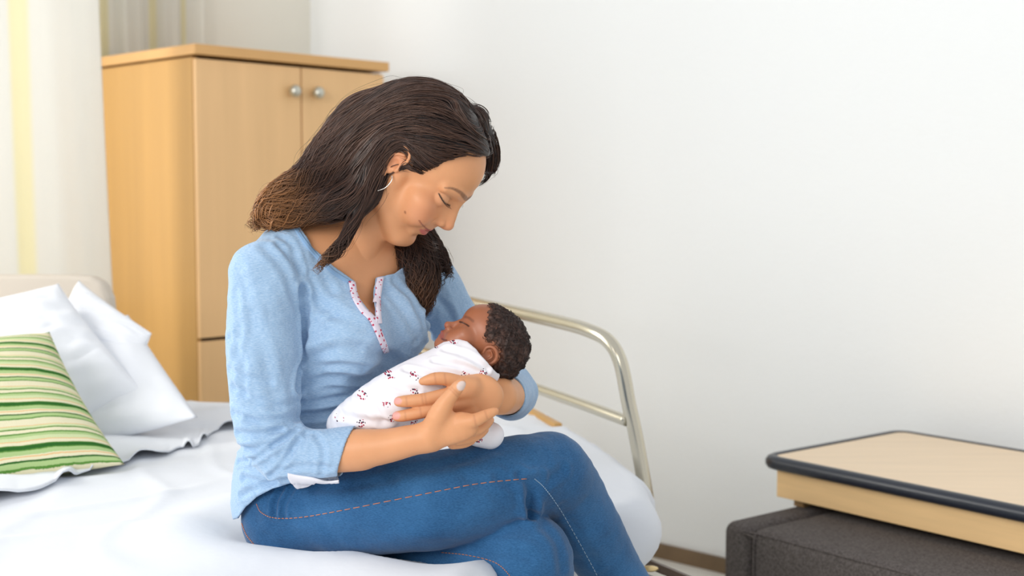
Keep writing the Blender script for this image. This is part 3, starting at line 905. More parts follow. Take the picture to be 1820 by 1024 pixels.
YV = np.array([0, 1.0, 0])
def hand_ops():
    o = []
    u = lambda k, rows, n=0, **kw: o.append(('u', k, chainpx(rows, n, **kw)))
    # right forearm and hand (nearer)
    u(.01, [(503, 802, 1.922, 32), (565, 803, 1.907, 33), (632, 799, 1.893, 36), (687, 793, 1.883, 31), (730, 783, 1.874, 28), (762, 778, 1.868, 26)], 14)
    u(.012, [(760, 775, 1.868, 22), (785, 768, 1.864, 27), (812, 760, 1.862, 28), (826, 757, 1.862, 24)], 6, flat=YV, fl=.62)
    u(.010, [(768, 762, 1.862, 17), (779, 740, 1.858, 20), (792, 716, 1.855, 15.5), (806, 698, 1.853, 12.5), (814, 688, 1.852, 11.5), (820, 682, 1.852, 8.5)], 12)
    u(.004, [(818, 752, 1.860, 14.5), (842, 748, 1.856, 12.8), (862, 739, 1.858, 10.5), (875, 733, 1.862, 8.3), (880, 731, 1.864, 6.8)], 10)
    u(.003, [(822, 766, 1.872, 14), (846, 763, 1.874, 12), (862, 755, 1.880, 10), (871, 747, 1.888, 7.5)], 8)
    u(.003, [(815, 780, 1.882, 13), (838, 777, 1.886, 11), (854, 770, 1.892, 9), (862, 764, 1.90, 7)], 8)
    u(.003, [(805, 788, 1.892, 11), (824, 788, 1.898, 9), (838, 784, 1.905, 7)], 6)
    # left forearm and hand (on the baby)
    o.append(('u', .004, chainpx([(908, 702, 2.20, 34), (902, 703, 2.06, 34), (886, 704, 1.975, 34)], 6)))
    o.append(('u', .022, d_ell(W(848, 704, 1.925), (.040, .021, .034))))
    o.append(('u', .014, d_ell(W(826, 702, 1.912), (.022, .014, .026))))
    u(.008, [(838, 688, 1.908, 16), (815, 680, 1.902, 13.5), (795, 674, 1.896, 12.2), (775, 673, 1.893, 11.5), (760, 676, 1.893, 9.5), (751, 678, 1.894, 7)], 14)
    u(.004, [(830, 698, 1.905, 15), (795, 702, 1.893, 13), (755, 710, 1.886, 11.7), (722, 713, 1.886, 10.8), (709, 714, 1.888, 9.3)], 14)
    u(.004, [(830, 714, 1.908, 15), (795, 722, 1.896, 12.5), (755, 732, 1.888, 11.3), (718, 739, 1.887, 10.6), (706, 740, 1.888, 9.3)], 14)
    u(.004, [(838, 728, 1.912, 13), (815, 737, 1.905, 10.5), (785, 745, 1.90, 9.5)], 8)
    return o

neck = [('u', .025, chainpx([(592, 455, 2.09, 62), (628, 405, 2.09, 56), (668, 345, 2.09, 54), (690, 310, 2.08, 50)], 10)),
        ('u', .035, chainpx([(668, 340, 2.06, 20), (658, 395, 2.05, 18), (648, 450, 2.04, 10)], 8)),
        ('u', .03, d_chain([[*W(535, 448, 2.02), .006], [*W(590, 478, 2.004), .006], [*W(636, 488, 2.02), .003]], 8))]
body_ops = head_ops() + neck + torso_ops(.0095) + arm_ops(14) + hand_ops()

SKIN = np.array(lin((220, 158, 113)))
def mixc(C, m, col): return C * (1 - m[:, None]) + np.array(lin(col)) * m[:, None]
def sstep(x, a, b): t = np.clip((x - a) / (b - a), 0, 1); return t * t * (3 - 2 * t)

HV = .0017
V, Q = sdf_mesh(body_ops, (-.62, 1.75, .58), (.12, 2.42, 1.50), HV)
L = HEAD.loc(V.copy())
C = np.tile(SKIN, (len(V), 1))
nz = fbm(V * 40, 2, 3)
C = C * (1 + .035 * nz)[:, None]
# warmth of cheeks, nose, ear, knuckles
for c, r, a in (((7.2, -4.5, -2.0), 2.6, .35), ((7.2, 4.5, -2.0), 2.6, .35), ((10.8, 0, -2.2), 1.3, .3), ((-.9, -7.8, .6), 2.2, .3), ((7.5, 0, -9), 1.8, .12)):
    C = mixc(C, a * np.exp(-(np.linalg.norm(L - c, axis=1) / r)**2), (214, 120, 96))
lip = seg_dist(L, [(7.3, -2.9, -4.2), (8.65, -1.5, -4.6), (9.1, 0, -4.6), (8.65, 1.5, -4.6), (7.3, 2.9, -4.2)], 16)
lip2 = seg_dist(L, [(7.4, -2.8, -4.45), (8.55, -1.5, -5.2), (9.0, 0, -5.5), (8.55, 1.5, -5.2), (7.4, 2.8, -4.45)], 16)
C = mixc(C, np.maximum(sstep(-lip, -.42, -.26), sstep(-lip2, -.48, -.32)), (202, 110, 98))
lm = seg_dist(L, [(7.1, -3.2, -4.0), (8.2, -2.1, -4.57), (9.0, 0, -5.02), (8.2, 2.1, -4.57), (7.1, 3.2, -4.0)], 16)
C = mixc(C, .75 * sstep(-lm, -.14, -.07), (110, 45, 42))
hop = head_ops()
def face_line(path, n=24):
    q = spline(np.array([(a, b, 0) for a, b in path]), n)
    p = surf(hop, q[:, 0], q[:, 1]); return (p - HEAD.O) @ HEAD.M.T / HEAD.s
MOUTH = face_line([(745, 392), (751, 400), (759, 407), (767, 411)])
BROW = face_line([(791, 334), (804, 335), (818, 342), (829, 354)])
LASH = face_line([(780, 344), (785, 353), (791, 361), (799, 365)])
LCR = face_line([(783, 341), (793, 346), (803, 355)])
for q in (1, -1):
    sg = np.array([1, q, 1])
    br = seg_dist(L, BROW * sg)
    prog = np.clip((L[:, 0] - BROW[0, 0]) / (BROW[-1, 0] - BROW[0, 0]), 0, 1)
    wd = .10 + .26 * prog
    hairs = .85 + .15 * fbm(V * 260, 40, 2)
    C = mixc(C, .80 * hairs * sstep(-br, -wd - .10, -wd + .10), (98, 66, 52))
    C = mixc(C, .9 * sstep(-seg_dist(L, LASH * sg), -.17, -.06), (44, 28, 25))
    C = mixc(C, .75 * sstep(-seg_dist(L, MOUTH * sg), -.15, -.05), (128, 52, 46))
    C = mixc(C, .35 * sstep(-seg_dist(L, LCR * sg), -.2, -.05), (150, 96, 72))
    lidc = (LASH.mean(0) + LCR.mean(0)) / 2 * sg
    C = mixc(C, .25 * np.exp(-(np.linalg.norm(L - lidc, axis=1) / 1.0)**2), (206, 170, 140))
# beauty spots
for c in ((5.6, -5.6, -4.2), (3.3, -6.5, .2)):
    C = mixc(C, .7 * sstep(-np.linalg.norm(L - c, axis=1), -.35, -.1), (120, 70, 50))
# nails (each seen from outside the fingertip)
for (px, py, D, rx, ry, an, wht) in ((820, 686, 1.84, 9.5, 8, -.9, 1), (707, 713, 1.872, 7.5, 6.5, 0, 0), (704, 739, 1.872, 8, 7.5, 0, 0)):
    pp = proj(V); dx = pp[:, 0] - px; dy = pp[:, 1] - py
    ex = dx * math.cos(an) + dy * math.sin(an); ey = -dx * math.sin(an) + dy * math.cos(an)
    m = sstep(-np.sqrt((ex / rx)**2 + (ey / ry)**2), -1.08, -.85) * (V[:, 1] < D + .022) * (V[:, 2] < 1.1)
    C = mixc(C, m * .8, (222, 212, 210) if wht else (232, 168, 164))
PV = proj(V)
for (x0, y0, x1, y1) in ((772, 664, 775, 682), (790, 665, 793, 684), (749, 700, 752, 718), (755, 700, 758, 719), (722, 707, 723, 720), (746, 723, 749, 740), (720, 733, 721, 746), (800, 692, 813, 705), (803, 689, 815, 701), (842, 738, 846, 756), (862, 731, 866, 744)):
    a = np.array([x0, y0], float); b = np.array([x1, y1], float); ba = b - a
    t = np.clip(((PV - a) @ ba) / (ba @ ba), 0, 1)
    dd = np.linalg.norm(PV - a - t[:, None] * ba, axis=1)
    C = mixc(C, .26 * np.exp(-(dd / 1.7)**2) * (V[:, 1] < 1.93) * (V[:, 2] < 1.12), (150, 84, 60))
skin_m = vcol_mat('woman_skin', .48, sss=.12, bump=.22, bscale=420, bdist=.0006, spec=.4)
wloc = W(540, 960, 2.08) * [1, 1, 0] + Z * .62
woman = empty('person', wloc, 'smiling woman with long dark brown hair, blue top and jeans, cradling the baby', 'person')
body = mesh_obj('body', V, Q, skin_m, woman, True, C)

# ------------------------------------------------------------------ clothing
def poly_dist(P2, poly):
    poly = np.asarray(poly, float); d = np.full(len(P2), 1e18); ins = np.zeros(len(P2), bool)
    for a, b in zip(poly, np.roll(poly, -1, 0)):
        ba = b - a; t = np.clip(((P2 - a) @ ba) / (ba @ ba), 0, 1)
        d = np.minimum(d, np.linalg.norm(P2 - a - t[:, None] * ba, axis=1))
        c = ((a[1] > P2[:, 1]) != (b[1] > P2[:, 1])) & (P2[:, 0] < (b[0] - a[0]) * (P2[:, 1] - a[1]) / (b[1] - a[1] + 1e-12) + a[0])
        ins ^= c
    return np.where(ins, -d, d) / FPX * 2.0
def cut_poly(poly, ymin=None, ymax=None, zmax=None):
    def f(P):
        d = poly_dist(proj(P), poly)
        if ymax is not None: d = np.maximum(d, P[:, 1] - ymax)
        if ymin is not None: d = np.maximum(d, ymin - P[:, 1])
        return d
    return f
def creases(V, N, ops, lst):
    """soft valleys along folds: (path of px,py), width, depth"""
    out = np.zeros(len(V))
    for path, w, dep in lst:
        s = spline(np.array([(a, b, 0) for a, b in path]), 10)
        p3 = surf(ops, s[:, 0], s[:, 1])
        dep = dep * .95; w = w * .78
        d = seg_dist(V, p3)
        L_ = d / w
        out += -dep * np.exp(-L_**2) + .45 * dep * np.exp(-((L_ - 1.9) / .8)**2)
    return V + N * np.maximum(out, -.0088)[:, None]

neckline = [(517, 376), (533, 404), (556, 436), (592, 472), (630, 499), (638, 527), (652, 549), (665, 566), (664, 540), (665, 515), (669, 493), (700, 486), (735, 462), (760, 400), (700, 330), (600, 320), (530, 340)]
shirt_solid = torso_ops(0) + arm_ops(0)
# slight flare of the cuffs
def shell(P, d): return np.maximum(d, -(d + .0042))
hem = [(380, 935), (424, 921), (436, 902), (456, 884), (486, 868), (520, 858), (560, 850), (700, 840), (800, 840), (800, 1100), (380, 1100)]
cuff_n = nrm(np.array([.96, -.12, -.30]))
cuffp = W(617, 805, 1.90)
cuff_far = W(899, 703, 2.045)
def cuff_cut(P):
    a = -(P - cuffp) @ cuff_n
    near = np.maximum(a, np.linalg.norm(P - W(640, 803, 1.89), axis=1) - .085)
    b = np.maximum((P - cuff_far) @ nrm([.35, 1, .1]), np.linalg.norm(P - W(890, 703, 2.0), axis=1) - .075)
    return np.minimum(near, b)
shirt_ops = shirt_solid + [('f', 0, shell), ('s', .0015, cut_poly(neckline, ymax=2.13)), ('s', .001, cut_poly(hem)), ('s', .001, cuff_cut)]
V, Q = sdf_mesh(shirt_ops, (-.62, 1.75, .62), (.14, 2.45, 1.25), .0021)
V, Q = keep_largest(V, Q)
N = grad(shirt_solid, V)
wr_ = .0030 * fbm(V * [10, 10, 22], 5, 3)
V = V + N * wr_[:, None]
V = creases(V, N, shirt_solid, [
    ([(536, 515), (541, 560), (533, 620), (526, 690)], .009, .010),
    ([(500, 440), (525, 470), (538, 520)], .010, .004),
    ([(470, 440), (505, 480), (528, 545)], .010, .003),
    ([(425, 480), (440, 560), (436, 640)], .012, .0025),
    ([(445, 560), (470, 640), (490, 720)], .012, .003),
    ([(418, 690), (455, 712), (500, 722), (525, 715)], .008, .004), ([(412, 792), (450, 800), (480, 812)], .006, .004), ([(425, 822), (460, 812), (505, 780), (528, 765)], .005, .005), ([(480, 845), (510, 815), (530, 780)], .005, .004), ([(500, 420), (520, 440), (534, 480)], .007, .003), ([(418, 520), (425, 580), (420, 640)], .008, .003),
    ([(418, 735), (460, 748), (505, 745), (527, 730)], .007, .0045),
    ([(425, 770), (470, 772), (515, 755), (530, 742)], .007, .005),
    ([(440, 800), (490, 788), (530, 760)], .007, .004),
    ([(470, 825), (520, 800), (545, 770)], .008, .003),
    ([(545, 640), (600, 618), (680, 630), (720, 650)], .012, .006), ([(540, 660), (590, 650), (650, 655)], .008, .004), ([(548, 700), (600, 690), (660, 695)], .007, .005), ([(537, 575), (560, 575), (590, 560)], .008, .003), ([(412, 655), (440, 672), (480, 680)], .007, .003), ([(440, 745), (475, 762), (500, 765)], .006, .004), ([(560, 770), (575, 800), (572, 840)], .006, .003), ([(500, 835), (540, 828), (585, 832)], .006, .003), ([(410, 600), (430, 640), (433, 700)], .008, .003), ([(560, 430), (566, 470), (590, 520)], .009, .003), ([(700, 500), (730, 530), (750, 570)], .008, .003), ([(775, 530), (800, 555), (812, 590)], .007, .003),
    ([(535, 600), (590, 590), (640, 612)], .012, .003),
    ([(538, 680), (600, 672), (670, 680)], .012, .005),
    ([(535, 715), (580, 708), (640, 700)], .009, .006),
    ([(535, 738), (575, 735), (610, 725)], .008, .006),
    ([(560, 540), (600, 560), (650, 590)], .012, .003),
    ([(545, 470), (560, 520), (600, 560)], .012, .003),
    ([(690, 520), (720, 560), (740, 600)], .010, .003),
    ([(755, 530), (757, 570), (760, 610)], .008, .006),
    ([(770, 500), (790, 540), (800, 580)], .010, .003),
    ([(435, 850), (470, 858), (510, 850)], .007, .005),
    ([(430, 880), (455, 868), (490, 858)], .006, .004),
])
shirt_m, nt, bs = new_mat('light_blue_heather_knit')
v = coord(nt)
t = nd(nt, 'ShaderNodeTexNoise'); t.inputs['Scale'].default_value = 1.0; t.inputs['Detail'].default_value = 4
mp = nd(nt, 'ShaderNodeMapping'); mp.inputs['Scale'].default_value = (200, 200, 1300); nt.links.new(v, mp.inputs[0]); nt.links.new(mp.outputs[0], t.inputs[0])
cr = nd(nt, 'ShaderNodeValToRGB'); cr.color_ramp.elements[0].position = .3; cr.color_ramp.elements[1].position = .7
cr.color_ramp.elements[0].color = (*lin((138, 171, 205)), 1); cr.color_ramp.elements[1].color = (*lin((174, 199, 224)), 1)
nt.links.new(t.outputs['Fac'], cr.inputs[0]); nt.links.new(cr.outputs[0], bs.inputs['Base Color'])
bs.inputs['Roughness'].default_value = .88; bs.inputs['Sheen Weight'].default_value = .25; bs.inputs['Specular IOR Level'].default_value = .2
b1 = add_bump(nt, bs, v, 20, .8, .008, 4); add_bump(nt, bs, mp.outputs[0], 1.0, .25, .0008, 2, prev=b1)
shirt = mesh_obj('shirt', V, Q, shirt_m, woman, True)

from mathutils.bvhtree import BVHTree
def tree_of(V, Q): return BVHTree.FromPolygons(V.tolist(), Q.tolist())
def hit(tree, px, py):
    P = []; G = []
    for a, b in zip(px, py):
        d = W(a, b, 1.0) - CAM
        l, n_, i_, t_ = tree.ray_cast(Vector(CAM), Vector(d).normalized())
        if l is None: P.append(P[-1] if P else CAM + d * 2); G.append(np.array([0, -1., 0])); continue
        n_ = np.array(n_); n_ = n_ if n_[1] < .3 else -n_
        P.append(np.array(l)); G.append(n_)
    P = np.array(P); G = np.array(G)
    if len(G) > 4:
        G = np.stack([np.convolve(np.pad(G[:, k], 2, 'edge'), np.ones(5) / 5, 'valid') for k in range(3)], 1)
    return P, G / np.linalg.norm(G, axis=1)[:, None]
shirt_tree = tree_of(V, Q)
def ribbon(path, width_px, ops, off=.002, n=60, D0=1.6, wend=1.0):
    s = spline(np.array([(a, b, 0) for a, b in path]), n)[:, :2]
    T = np.gradient(s, axis=0); T /= np.linalg.norm(T, axis=1)[:, None]
    Nn = np.stack([-T[:, 1], T[:, 0]], 1)
    rows = []
    for k in (-1, -.4, .4, 1):
        q = s + Nn * (k * width_px / 2)
        p, g = hit(shirt_tree, q[:, 0], q[:, 1])
        rows.append(p + g * off)
    V = np.concatenate(rows); m = len(s)
    F = [(j * m + i, j * m + i + 1, (j + 1) * m + i + 1, (j + 1) * m + i) for j in range(3) for i in range(m - 1)]
    return V, F
flo_m, nt, bs = new_mat('floral_binding')
v = coord(nt); vo = nd(nt, 'ShaderNodeTexVoronoi'); vo.inputs['Scale'].default_value = 150; nt.links.new(v, vo.inputs[0])
cr = nd(nt, 'ShaderNodeValToRGB'); cr.color_ramp.interpolation = 'CONSTANT'
for i, (p, c) in enumerate(((0, (196, 70, 100)), (.30, (120, 60, 110)), (.36, (230, 222, 236)), (1, (230, 222, 236)))):
    e = cr.color_ramp.elements[0] if i == 0 else (cr.color_ramp.elements[1] if i == 3 else cr.color_ramp.elements.new(p)); e.position = p; e.color = (*lin(c), 1)
cr.color_ramp.elements[1].position = .30; 
nt.links.new(vo.outputs['Distance'], cr.inputs[0]); nt.links.new(cr.outputs[0], bs.inputs['Base Color']); bs.inputs['Roughness'].default_value = .8
for path in ([(624, 500), (630, 527), (643, 550), (660, 567), (670, 587), (686, 626)], [(676, 492), (672, 515), (670, 540), (670, 558), (672, 576)]):
    Vr, Fr = ribbon(path, 10.5, shirt_solid, .0026)
    o = mesh_obj('placket_trim', Vr, Fr, flo_m, shirt, True); sm = o.modifiers.new('thickness', 'SOLIDIFY'); sm.thickness = .002; sm.offset = 1
Vr, Fr = ribbon([(514, 384), (529, 411), (552, 443), (588, 480), (620, 501)], 7, shirt_solid, .0010)
bind_m = simple('blue_neck_binding', (140, 176, 214), .85, var=.05, vscale=300)
o = mesh_obj('neck_binding', Vr, Fr, bind_m, shirt, True); sm = o.modifiers.new('thickness', 'SOLIDIFY'); sm.thickness = .0022; sm.offset = 1

# jeans
rl = chainpx([(530, 893, 2.06, 78), (600, 902, 2.03, 83), (700, 896, 2.0, 88), (780, 887, 1.99, 88), (850, 870, 2.0, 85), (930, 848, 2.03, 77), (978, 840, 2.06, 71)], 18)
rs = chainpx([(978, 840, 2.06, 71), (1003, 868, 2.09, 69), (1036, 930, 2.12, 65), (1080, 1002, 2.15, 56), (1120, 1070, 2.17, 50), (1185, 1200, 2.2, 42), (1225, 1290, 2.2, 38)], 18)
ll = chainpx([(560, 925, 2.22, 80), (720, 955, 2.12, 82), (850, 990, 2.04, 82), (932, 1004, 2.0, 88)], 12)
ls_ = chainpx([(932, 1004, 2.0, 88), (948, 1060, 2.0, 74), (955, 1150, 2.0, 62), (950, 1290, 2.0, 44)], 12)
jeans_ops = [('u', 0, d_ell(W(546, 902, 2.10), (.095, .113, .112), TR)), ('u', .03, rl), ('u', .012, rs), ('u', .015, ll), ('u', .012, ls_)]
V, Q = sdf_mesh(jeans_ops, (-.5, 1.75, .30), (.36, 2.5, .90), .0024)
N = grad(jeans_ops, V)
V = V + N * (.0028 * fbm(V * [13, 13, 24], 31, 3))[:, None]
V = creases(V, N, jeans_ops, [
    ([(945, 855), (943, 885), (944, 916)], .010, .008), ([(960, 850), (950, 880), (946, 915)], .009, .006),
    ([(925, 845), (938, 870), (943, 905)], .009, .005), ([(1000, 835), (970, 860), (950, 895)], .010, .004),
    ([(885, 850), (915, 875), (938, 900)], .010, .004), ([(830, 850), (880, 878), (915, 905)], .012, .003),
    ([(500, 870), (490, 890), (487, 915)], .006, .004), ([(520, 868), (505, 895), (503, 918)], .006, .003),
    ([(560, 870), (620, 868), (700, 850)], .010, .002), ([(540, 900), (600, 892), (680, 880)], .010, .002),
    ([(700, 840), (790, 825), (880, 800)], .012, .002), ([(960, 930), (990, 965), (1000, 1010)], .012, .003),
    ([(1000, 900), (1030, 950), (1060, 1005)], .010, .002), ([(850, 985), (900, 980), (940, 990)], .012, .003)])
jm, nt, bs = new_mat('blue_denim')
v = coord(nt)
mp = nd(nt, 'ShaderNodeMapping'); mp.inputs['Scale'].default_value = (260, 260, 800); mp.inputs['Rotation'].default_value = (0, .5, 0); nt.links.new(v, mp.inputs[0])
t = nd(nt, 'ShaderNodeTexNoise'); t.inputs['Scale'].default_value = 1.0; t.inputs['Detail'].default_value = 3; nt.links.new(mp.outputs[0], t.inputs[0])
t2 = nd(nt, 'ShaderNodeTexNoise'); t2.inputs['Scale'].default_value = 9; t2.inputs['Detail'].default_value = 3; nt.links.new(v, t2.inputs[0])
ad = nd(nt, 'ShaderNodeMath', operation='MULTIPLY_ADD'); ad.inputs[1].default_value = .45; nt.links.new(t.outputs['Fac'], ad.inputs[0]); 
mu = nd(nt, 'ShaderNodeMath', operation='MULTIPLY'); mu.inputs[1].default_value = .55; nt.links.new(t2.outputs['Fac'], mu.inputs[0]); nt.links.new(mu.outputs[0], ad.inputs[2])
cr = nd(nt, 'ShaderNodeValToRGB'); cr.color_ramp.elements[0].position = .33; cr.color_ramp.elements[1].position = .68
cr.color_ramp.elements[0].color = (*lin((24, 70, 112)), 1); cr.color_ramp.elements[1].color = (*lin((58, 110, 158)), 1)
nt.links.new(ad.outputs[0], cr.inputs[0]); nt.links.new(cr.outputs[0], bs.inputs['Base Color'])
bs.inputs['Roughness'].default_value = .85; bs.inputs['Sheen Weight'].default_value = .2; bs.inputs['Specular IOR Level'].default_value = .2
b1 = add_bump(nt, bs, v, 35, .3, .004, 4); add_bump(nt, bs, mp.outputs[0], 1.0, .3, .0008, 2, prev=b1)
jeans = mesh_obj('jeans', V, Q, jm, woman, True)
st_m = simple('orange_thread', (196, 128, 100), .7); st2_m = simple('pale_thread', (150, 176, 200), .7)
jeans_tree = tree_of(V, Q)
def stitch(path, mat, r=.0007, n=140, dash=True):
    s = spline(np.array([(a, b, 0) for a, b in path]), n)
    p, g = hit(jeans_tree, s[:, 0], s[:, 1]); p = p + g * .0006
    mb = MB()
    if dash:
        for i in range(0, n - 3, 3): mb.tube(p[i:i + 3], r, 5)
    else: mb.tube(p, r, 5)
    return mb.build('seam_stitching', mat, jeans, True)
stitch([(456, 896), (465, 911), (490, 921), (540, 919), (620, 905), (740, 881), (850, 860), (945, 850)], st_m)
stitch([(950, 851), (968, 868), (995, 905), (1030, 965), (1062, 1024), (1080, 1060)], st2_m)
stitch([(785, 982), (830, 987), (880, 1000), (905, 1022), (915, 1040)], st_m, n=90)
stitch([(430, 930), (438, 950), (452, 968)], st_m, .0009, 40)

# the white hem band showing below the top
evf = lambda o: (lambda P: evalops(o, P))
def lobe_pt(px, py, off): 
    both = [('u', 0, evf(shirt_solid)), ('u', 0, evf(jeans_ops))]
    p = surf(both, px, py); return p + grad(both, p, .004) * off
top_e = spline([(512, 838, 0), (530, 842, 0), (556, 846, 0), (580, 852, 0), (602, 850, 0)], 40)
bot_e = spline([(513, 848, 0), (527, 868, 0), (546, 868, 0), (566, 860, 0), (603, 854, 0)], 40)
rows = []
for f in np.linspace(0, 1, 9):
    q = top_e * (1 - f) + bot_e * f
    rows.append(lobe_pt(q[:, 0], q[:, 1], .004 + .002 * math.sin(f * 3.14)))
Vh = np.concatenate(rows); Fh = [(j * 40 + i, j * 40 + i + 1, (j + 1) * 40 + i + 1, (j + 1) * 40 + i) for j in range(8) for i in range(39)]
o = mesh_obj('white_hem', Vh, Fh, simple('white_hem_cotton', (236, 234, 240), .85), shirt, True); sm = o.modifiers.new('thickness', 'SOLIDIFY'); sm.thickness = .002; sm.offset = 1

# ------------------------------------------------------------------ the woman's hair
face_poly = [(3.3, 1.7), (4.5, 6.0), (5.7, 8.9), (7.4, 10.2), (14, 13), (14, -14), (-1.0, -14), (-1.7, -3.6), (-1.5, .8), (-1.0, 2.4), (-.1, 2.9), (.8, 2.5), (1.5, 1.0)]
def face_prism(P):
    L = HEAD.loc(P)
    q = L[:, [0, 2]].copy(); q[:, 1] -= .10 * np.abs(L[:, 1]) - .55
    return poly_dist(q, face_poly) * FPX / 2.0 * HEAD.s
hair_ops = [hu(0, d_ell((-1.2, 0, 4.6), (10.3, 8.2, 8.5))), hu(1.5, d_ell((3.3, 0, 5.0), (6.7, 7.1, 6.3))),
            hu(2.0, d_ell((-3.5, 0, -.5), (6.5, 7.2, 7.0))),
            hu(1.2, d_ell((-3.4, -7.0, .8), (2.1, 1.75, 4.2))), hu(1.2, d_ell((-3.4, 7.0, .8), (2.1, 1.75, 4.2))),
            ('s', .010, face_prism),
            ('u', .05, chainpx([(660, 235, 2.10, 70), (612, 292, 2.07, 62), (570, 326, 2.04, 46), (520, 348, 2.01, 34), (488, 366, 1.99, 22)], 14)),
            ('u', .03, chainpx([(664, 315, 2.0, 26), (646, 345, 1.995, 28), (608, 360, 1.99, 26), (556, 370, 1.985, 20), (505, 378, 1.98, 14)], 12)),
            ('u', .03, chainpx([(600, 330, 2.15, 50), (560, 360, 2.12, 36)], 6)),
            ('u', .02, chainpx([(700, 250, 2.19, 44), (712, 340, 2.19, 36), (715, 400, 2.15, 30), (726, 445, 2.125, 42), (738, 490, 2.105, 34), (742, 525, 2.095, 18), (738, 548, 2.09, 5)], 16)),
            ('u', .015, chainpx([(745, 410, 2.16, 24), (768, 440, 2.15, 15), (784, 462, 2.145, 5)], 8)),
            ('u', .015, chainpx([(844, 216, 2.09, 26), (862, 248, 2.11, 21), (872, 278, 2.12, 15), (873, 298, 2.125, 9)], 8)),
            ('u', .008, chainpx([(640, 368, 1.985, 12), (626, 398, 1.972, 10), (610, 428, 1.958, 8), (588, 452, 1.95, 3)], 10))]
HG = [[(868, 262), (820, 218), (760, 195), (690, 205), (630, 245), (575, 300), (510, 350), (465, 385)],
      [(855, 270), (800, 240), (740, 224), (680, 245), (630, 300), (570, 350), (500, 385)],
      [(840, 272), (790, 262), (740, 252), (700, 258), (664, 305), (630, 350), (570, 375)],
      [(772, 300), (745, 280), (722, 250), (695, 248), (668, 290), (645, 340), (610, 372)],
      [(872, 245), (850, 198), (800, 168), (740, 162), (670, 190), (610, 245), (550, 300), (480, 350)],
      [(655, 300), (650, 345), (636, 380), (620, 405), (606, 432), (588, 452)],
      [(700, 400), (712, 440), (735, 490), (740, 545)], [(735, 400), (760, 430), (784, 462)],
      [(858, 225), (875, 255), (881, 285), (873, 315)]]
GP = []; GT = []
for g in HG:
    s = spline(np.array([(a, b, 0) for a, b in g]), 26)
    p = surf(hair_ops, s[:, 0], s[:, 1]); ok = (p[:, 1] < 2.4)
    t = np.gradient(p, axis=0); t /= np.linalg.norm(t, axis=1)[:, None]
    GP.append(p[ok]); GT.append(t[ok])
    if g[0][0] > 765:     # the other side of the parting mirrors this one
        L = (p - HEAD.O) @ HEAD.M.T / HEAD.s
        k = np.arange(26) < 15
        L[:, 1] *= -1; m = HEAD.wm(L); tl = t @ HEAD.M.T; tl[:, 1] *= -1
        GP.append(m[k]); GT.append((tl @ HEAD.M)[k])
GP = np.concatenate(GP); GT = np.concatenate(GT)
def flow(P):
    out = np.zeros_like(P)
    for i in range(0, len(P), 4000):
        q = P[i:i + 4000]
        d2 = ((q[:, None] - GP[None])**2).sum(-1) + 1e-5
        w = d2**-1.6
        out[i:i + 4000] = (w[..., None] * GT[None]).sum(1) / w.sum(1)[:, None]
    return out / (np.linalg.norm(out, axis=1)[:, None] + 1e-9)
V, Q = sdf_mesh(hair_ops, (-.55, 1.78, .98), (.05, 2.36, 1.50), .0028)
N = grad(hair_ops, V)
base_n = len(V)
rng = np.random.default_rng(4)
fl_b = flow(V[::1]) if len(V) < 60000 else flow(V)
Vb = V - N * .0025
HCOL = lambda P: None
def hair_color(P, r):
    pp = proj(P)
    tip = sstep(-(pp[:, 0] + .35 * (400 - pp[:, 1])), -600, -490) * (pp[:, 1] > 300) * (P[:, 1] < 2.3)
    tip = np.maximum(tip, .35 * sstep(pp[:, 1], 460, 550))
    dark = np.array(lin((50, 37, 34))); brown = np.array(lin((158, 108, 66)))
    mid = np.array(lin((92, 64, 50)))
    c = dark * (1 - r[:, None]) + mid * r[:, None]
    return c * (1 - tip[:, None]) + brown * tip[:, None] * (.55 + .9 * r[:, None])
NS = 12500; SL = 22
vis = V[:, 1] < 2.22
cand = np.where(vis | (rng.random(len(V)) < .35))[0]
seed = V[rng.choice(cand, NS)] + rng.normal(size=(NS, 3)) * .001
clump = fbm(seed * 75, 8, 2); rr = np.clip(.35 + .45 * clump + .25 * rng.normal(size=NS), 0, 1)
lev = .0005 + .0022 * np.clip(clump, -1, 1) + rng.uniform(0, .0016, NS)
fly = rng.random(NS) < .03; lev[fly] += rng.uniform(.002, .009, fly.sum())
step = rng.uniform(.0028, .0058, NS)
P = seed.copy(); path = []
ph = clump * 9 + rng.uniform(0, .8, NS)
for k in range(SL):
    path.append(P.copy())
    T = flow(P); G = grad(hair_ops, P)
    side_ = np.cross(T, G); side_ /= np.linalg.norm(side_, axis=1)[:, None] + 1e-9
    far = sstep(-proj(P)[:, 0], -640, -500)
    loose = np.maximum(far, sstep(proj(P)[:, 1], 400, 450))
    curl = (.14 + .85 * loose) * np.sin(ph + k * (.25 + .14 * loose))
    curl2 = (.5 * loose) * np.cos(ph * 1.3 + k * .38)
    D_ = T + side_ * curl[:, None] + G * curl2[:, None]
    D_ /= np.linalg.norm(D_, axis=1)[:, None] + 1e-9
    P = P + D_ * step[:, None]
    d = evalops(hair_ops, P); G = grad(hair_ops, P)
    target = lev + .002 * loose
    P = P + G * np.clip((target - d) * (.75 - .5 * loose), -.003, .003)[:, None]
path = np.array(path)                       # SL, NS, 3
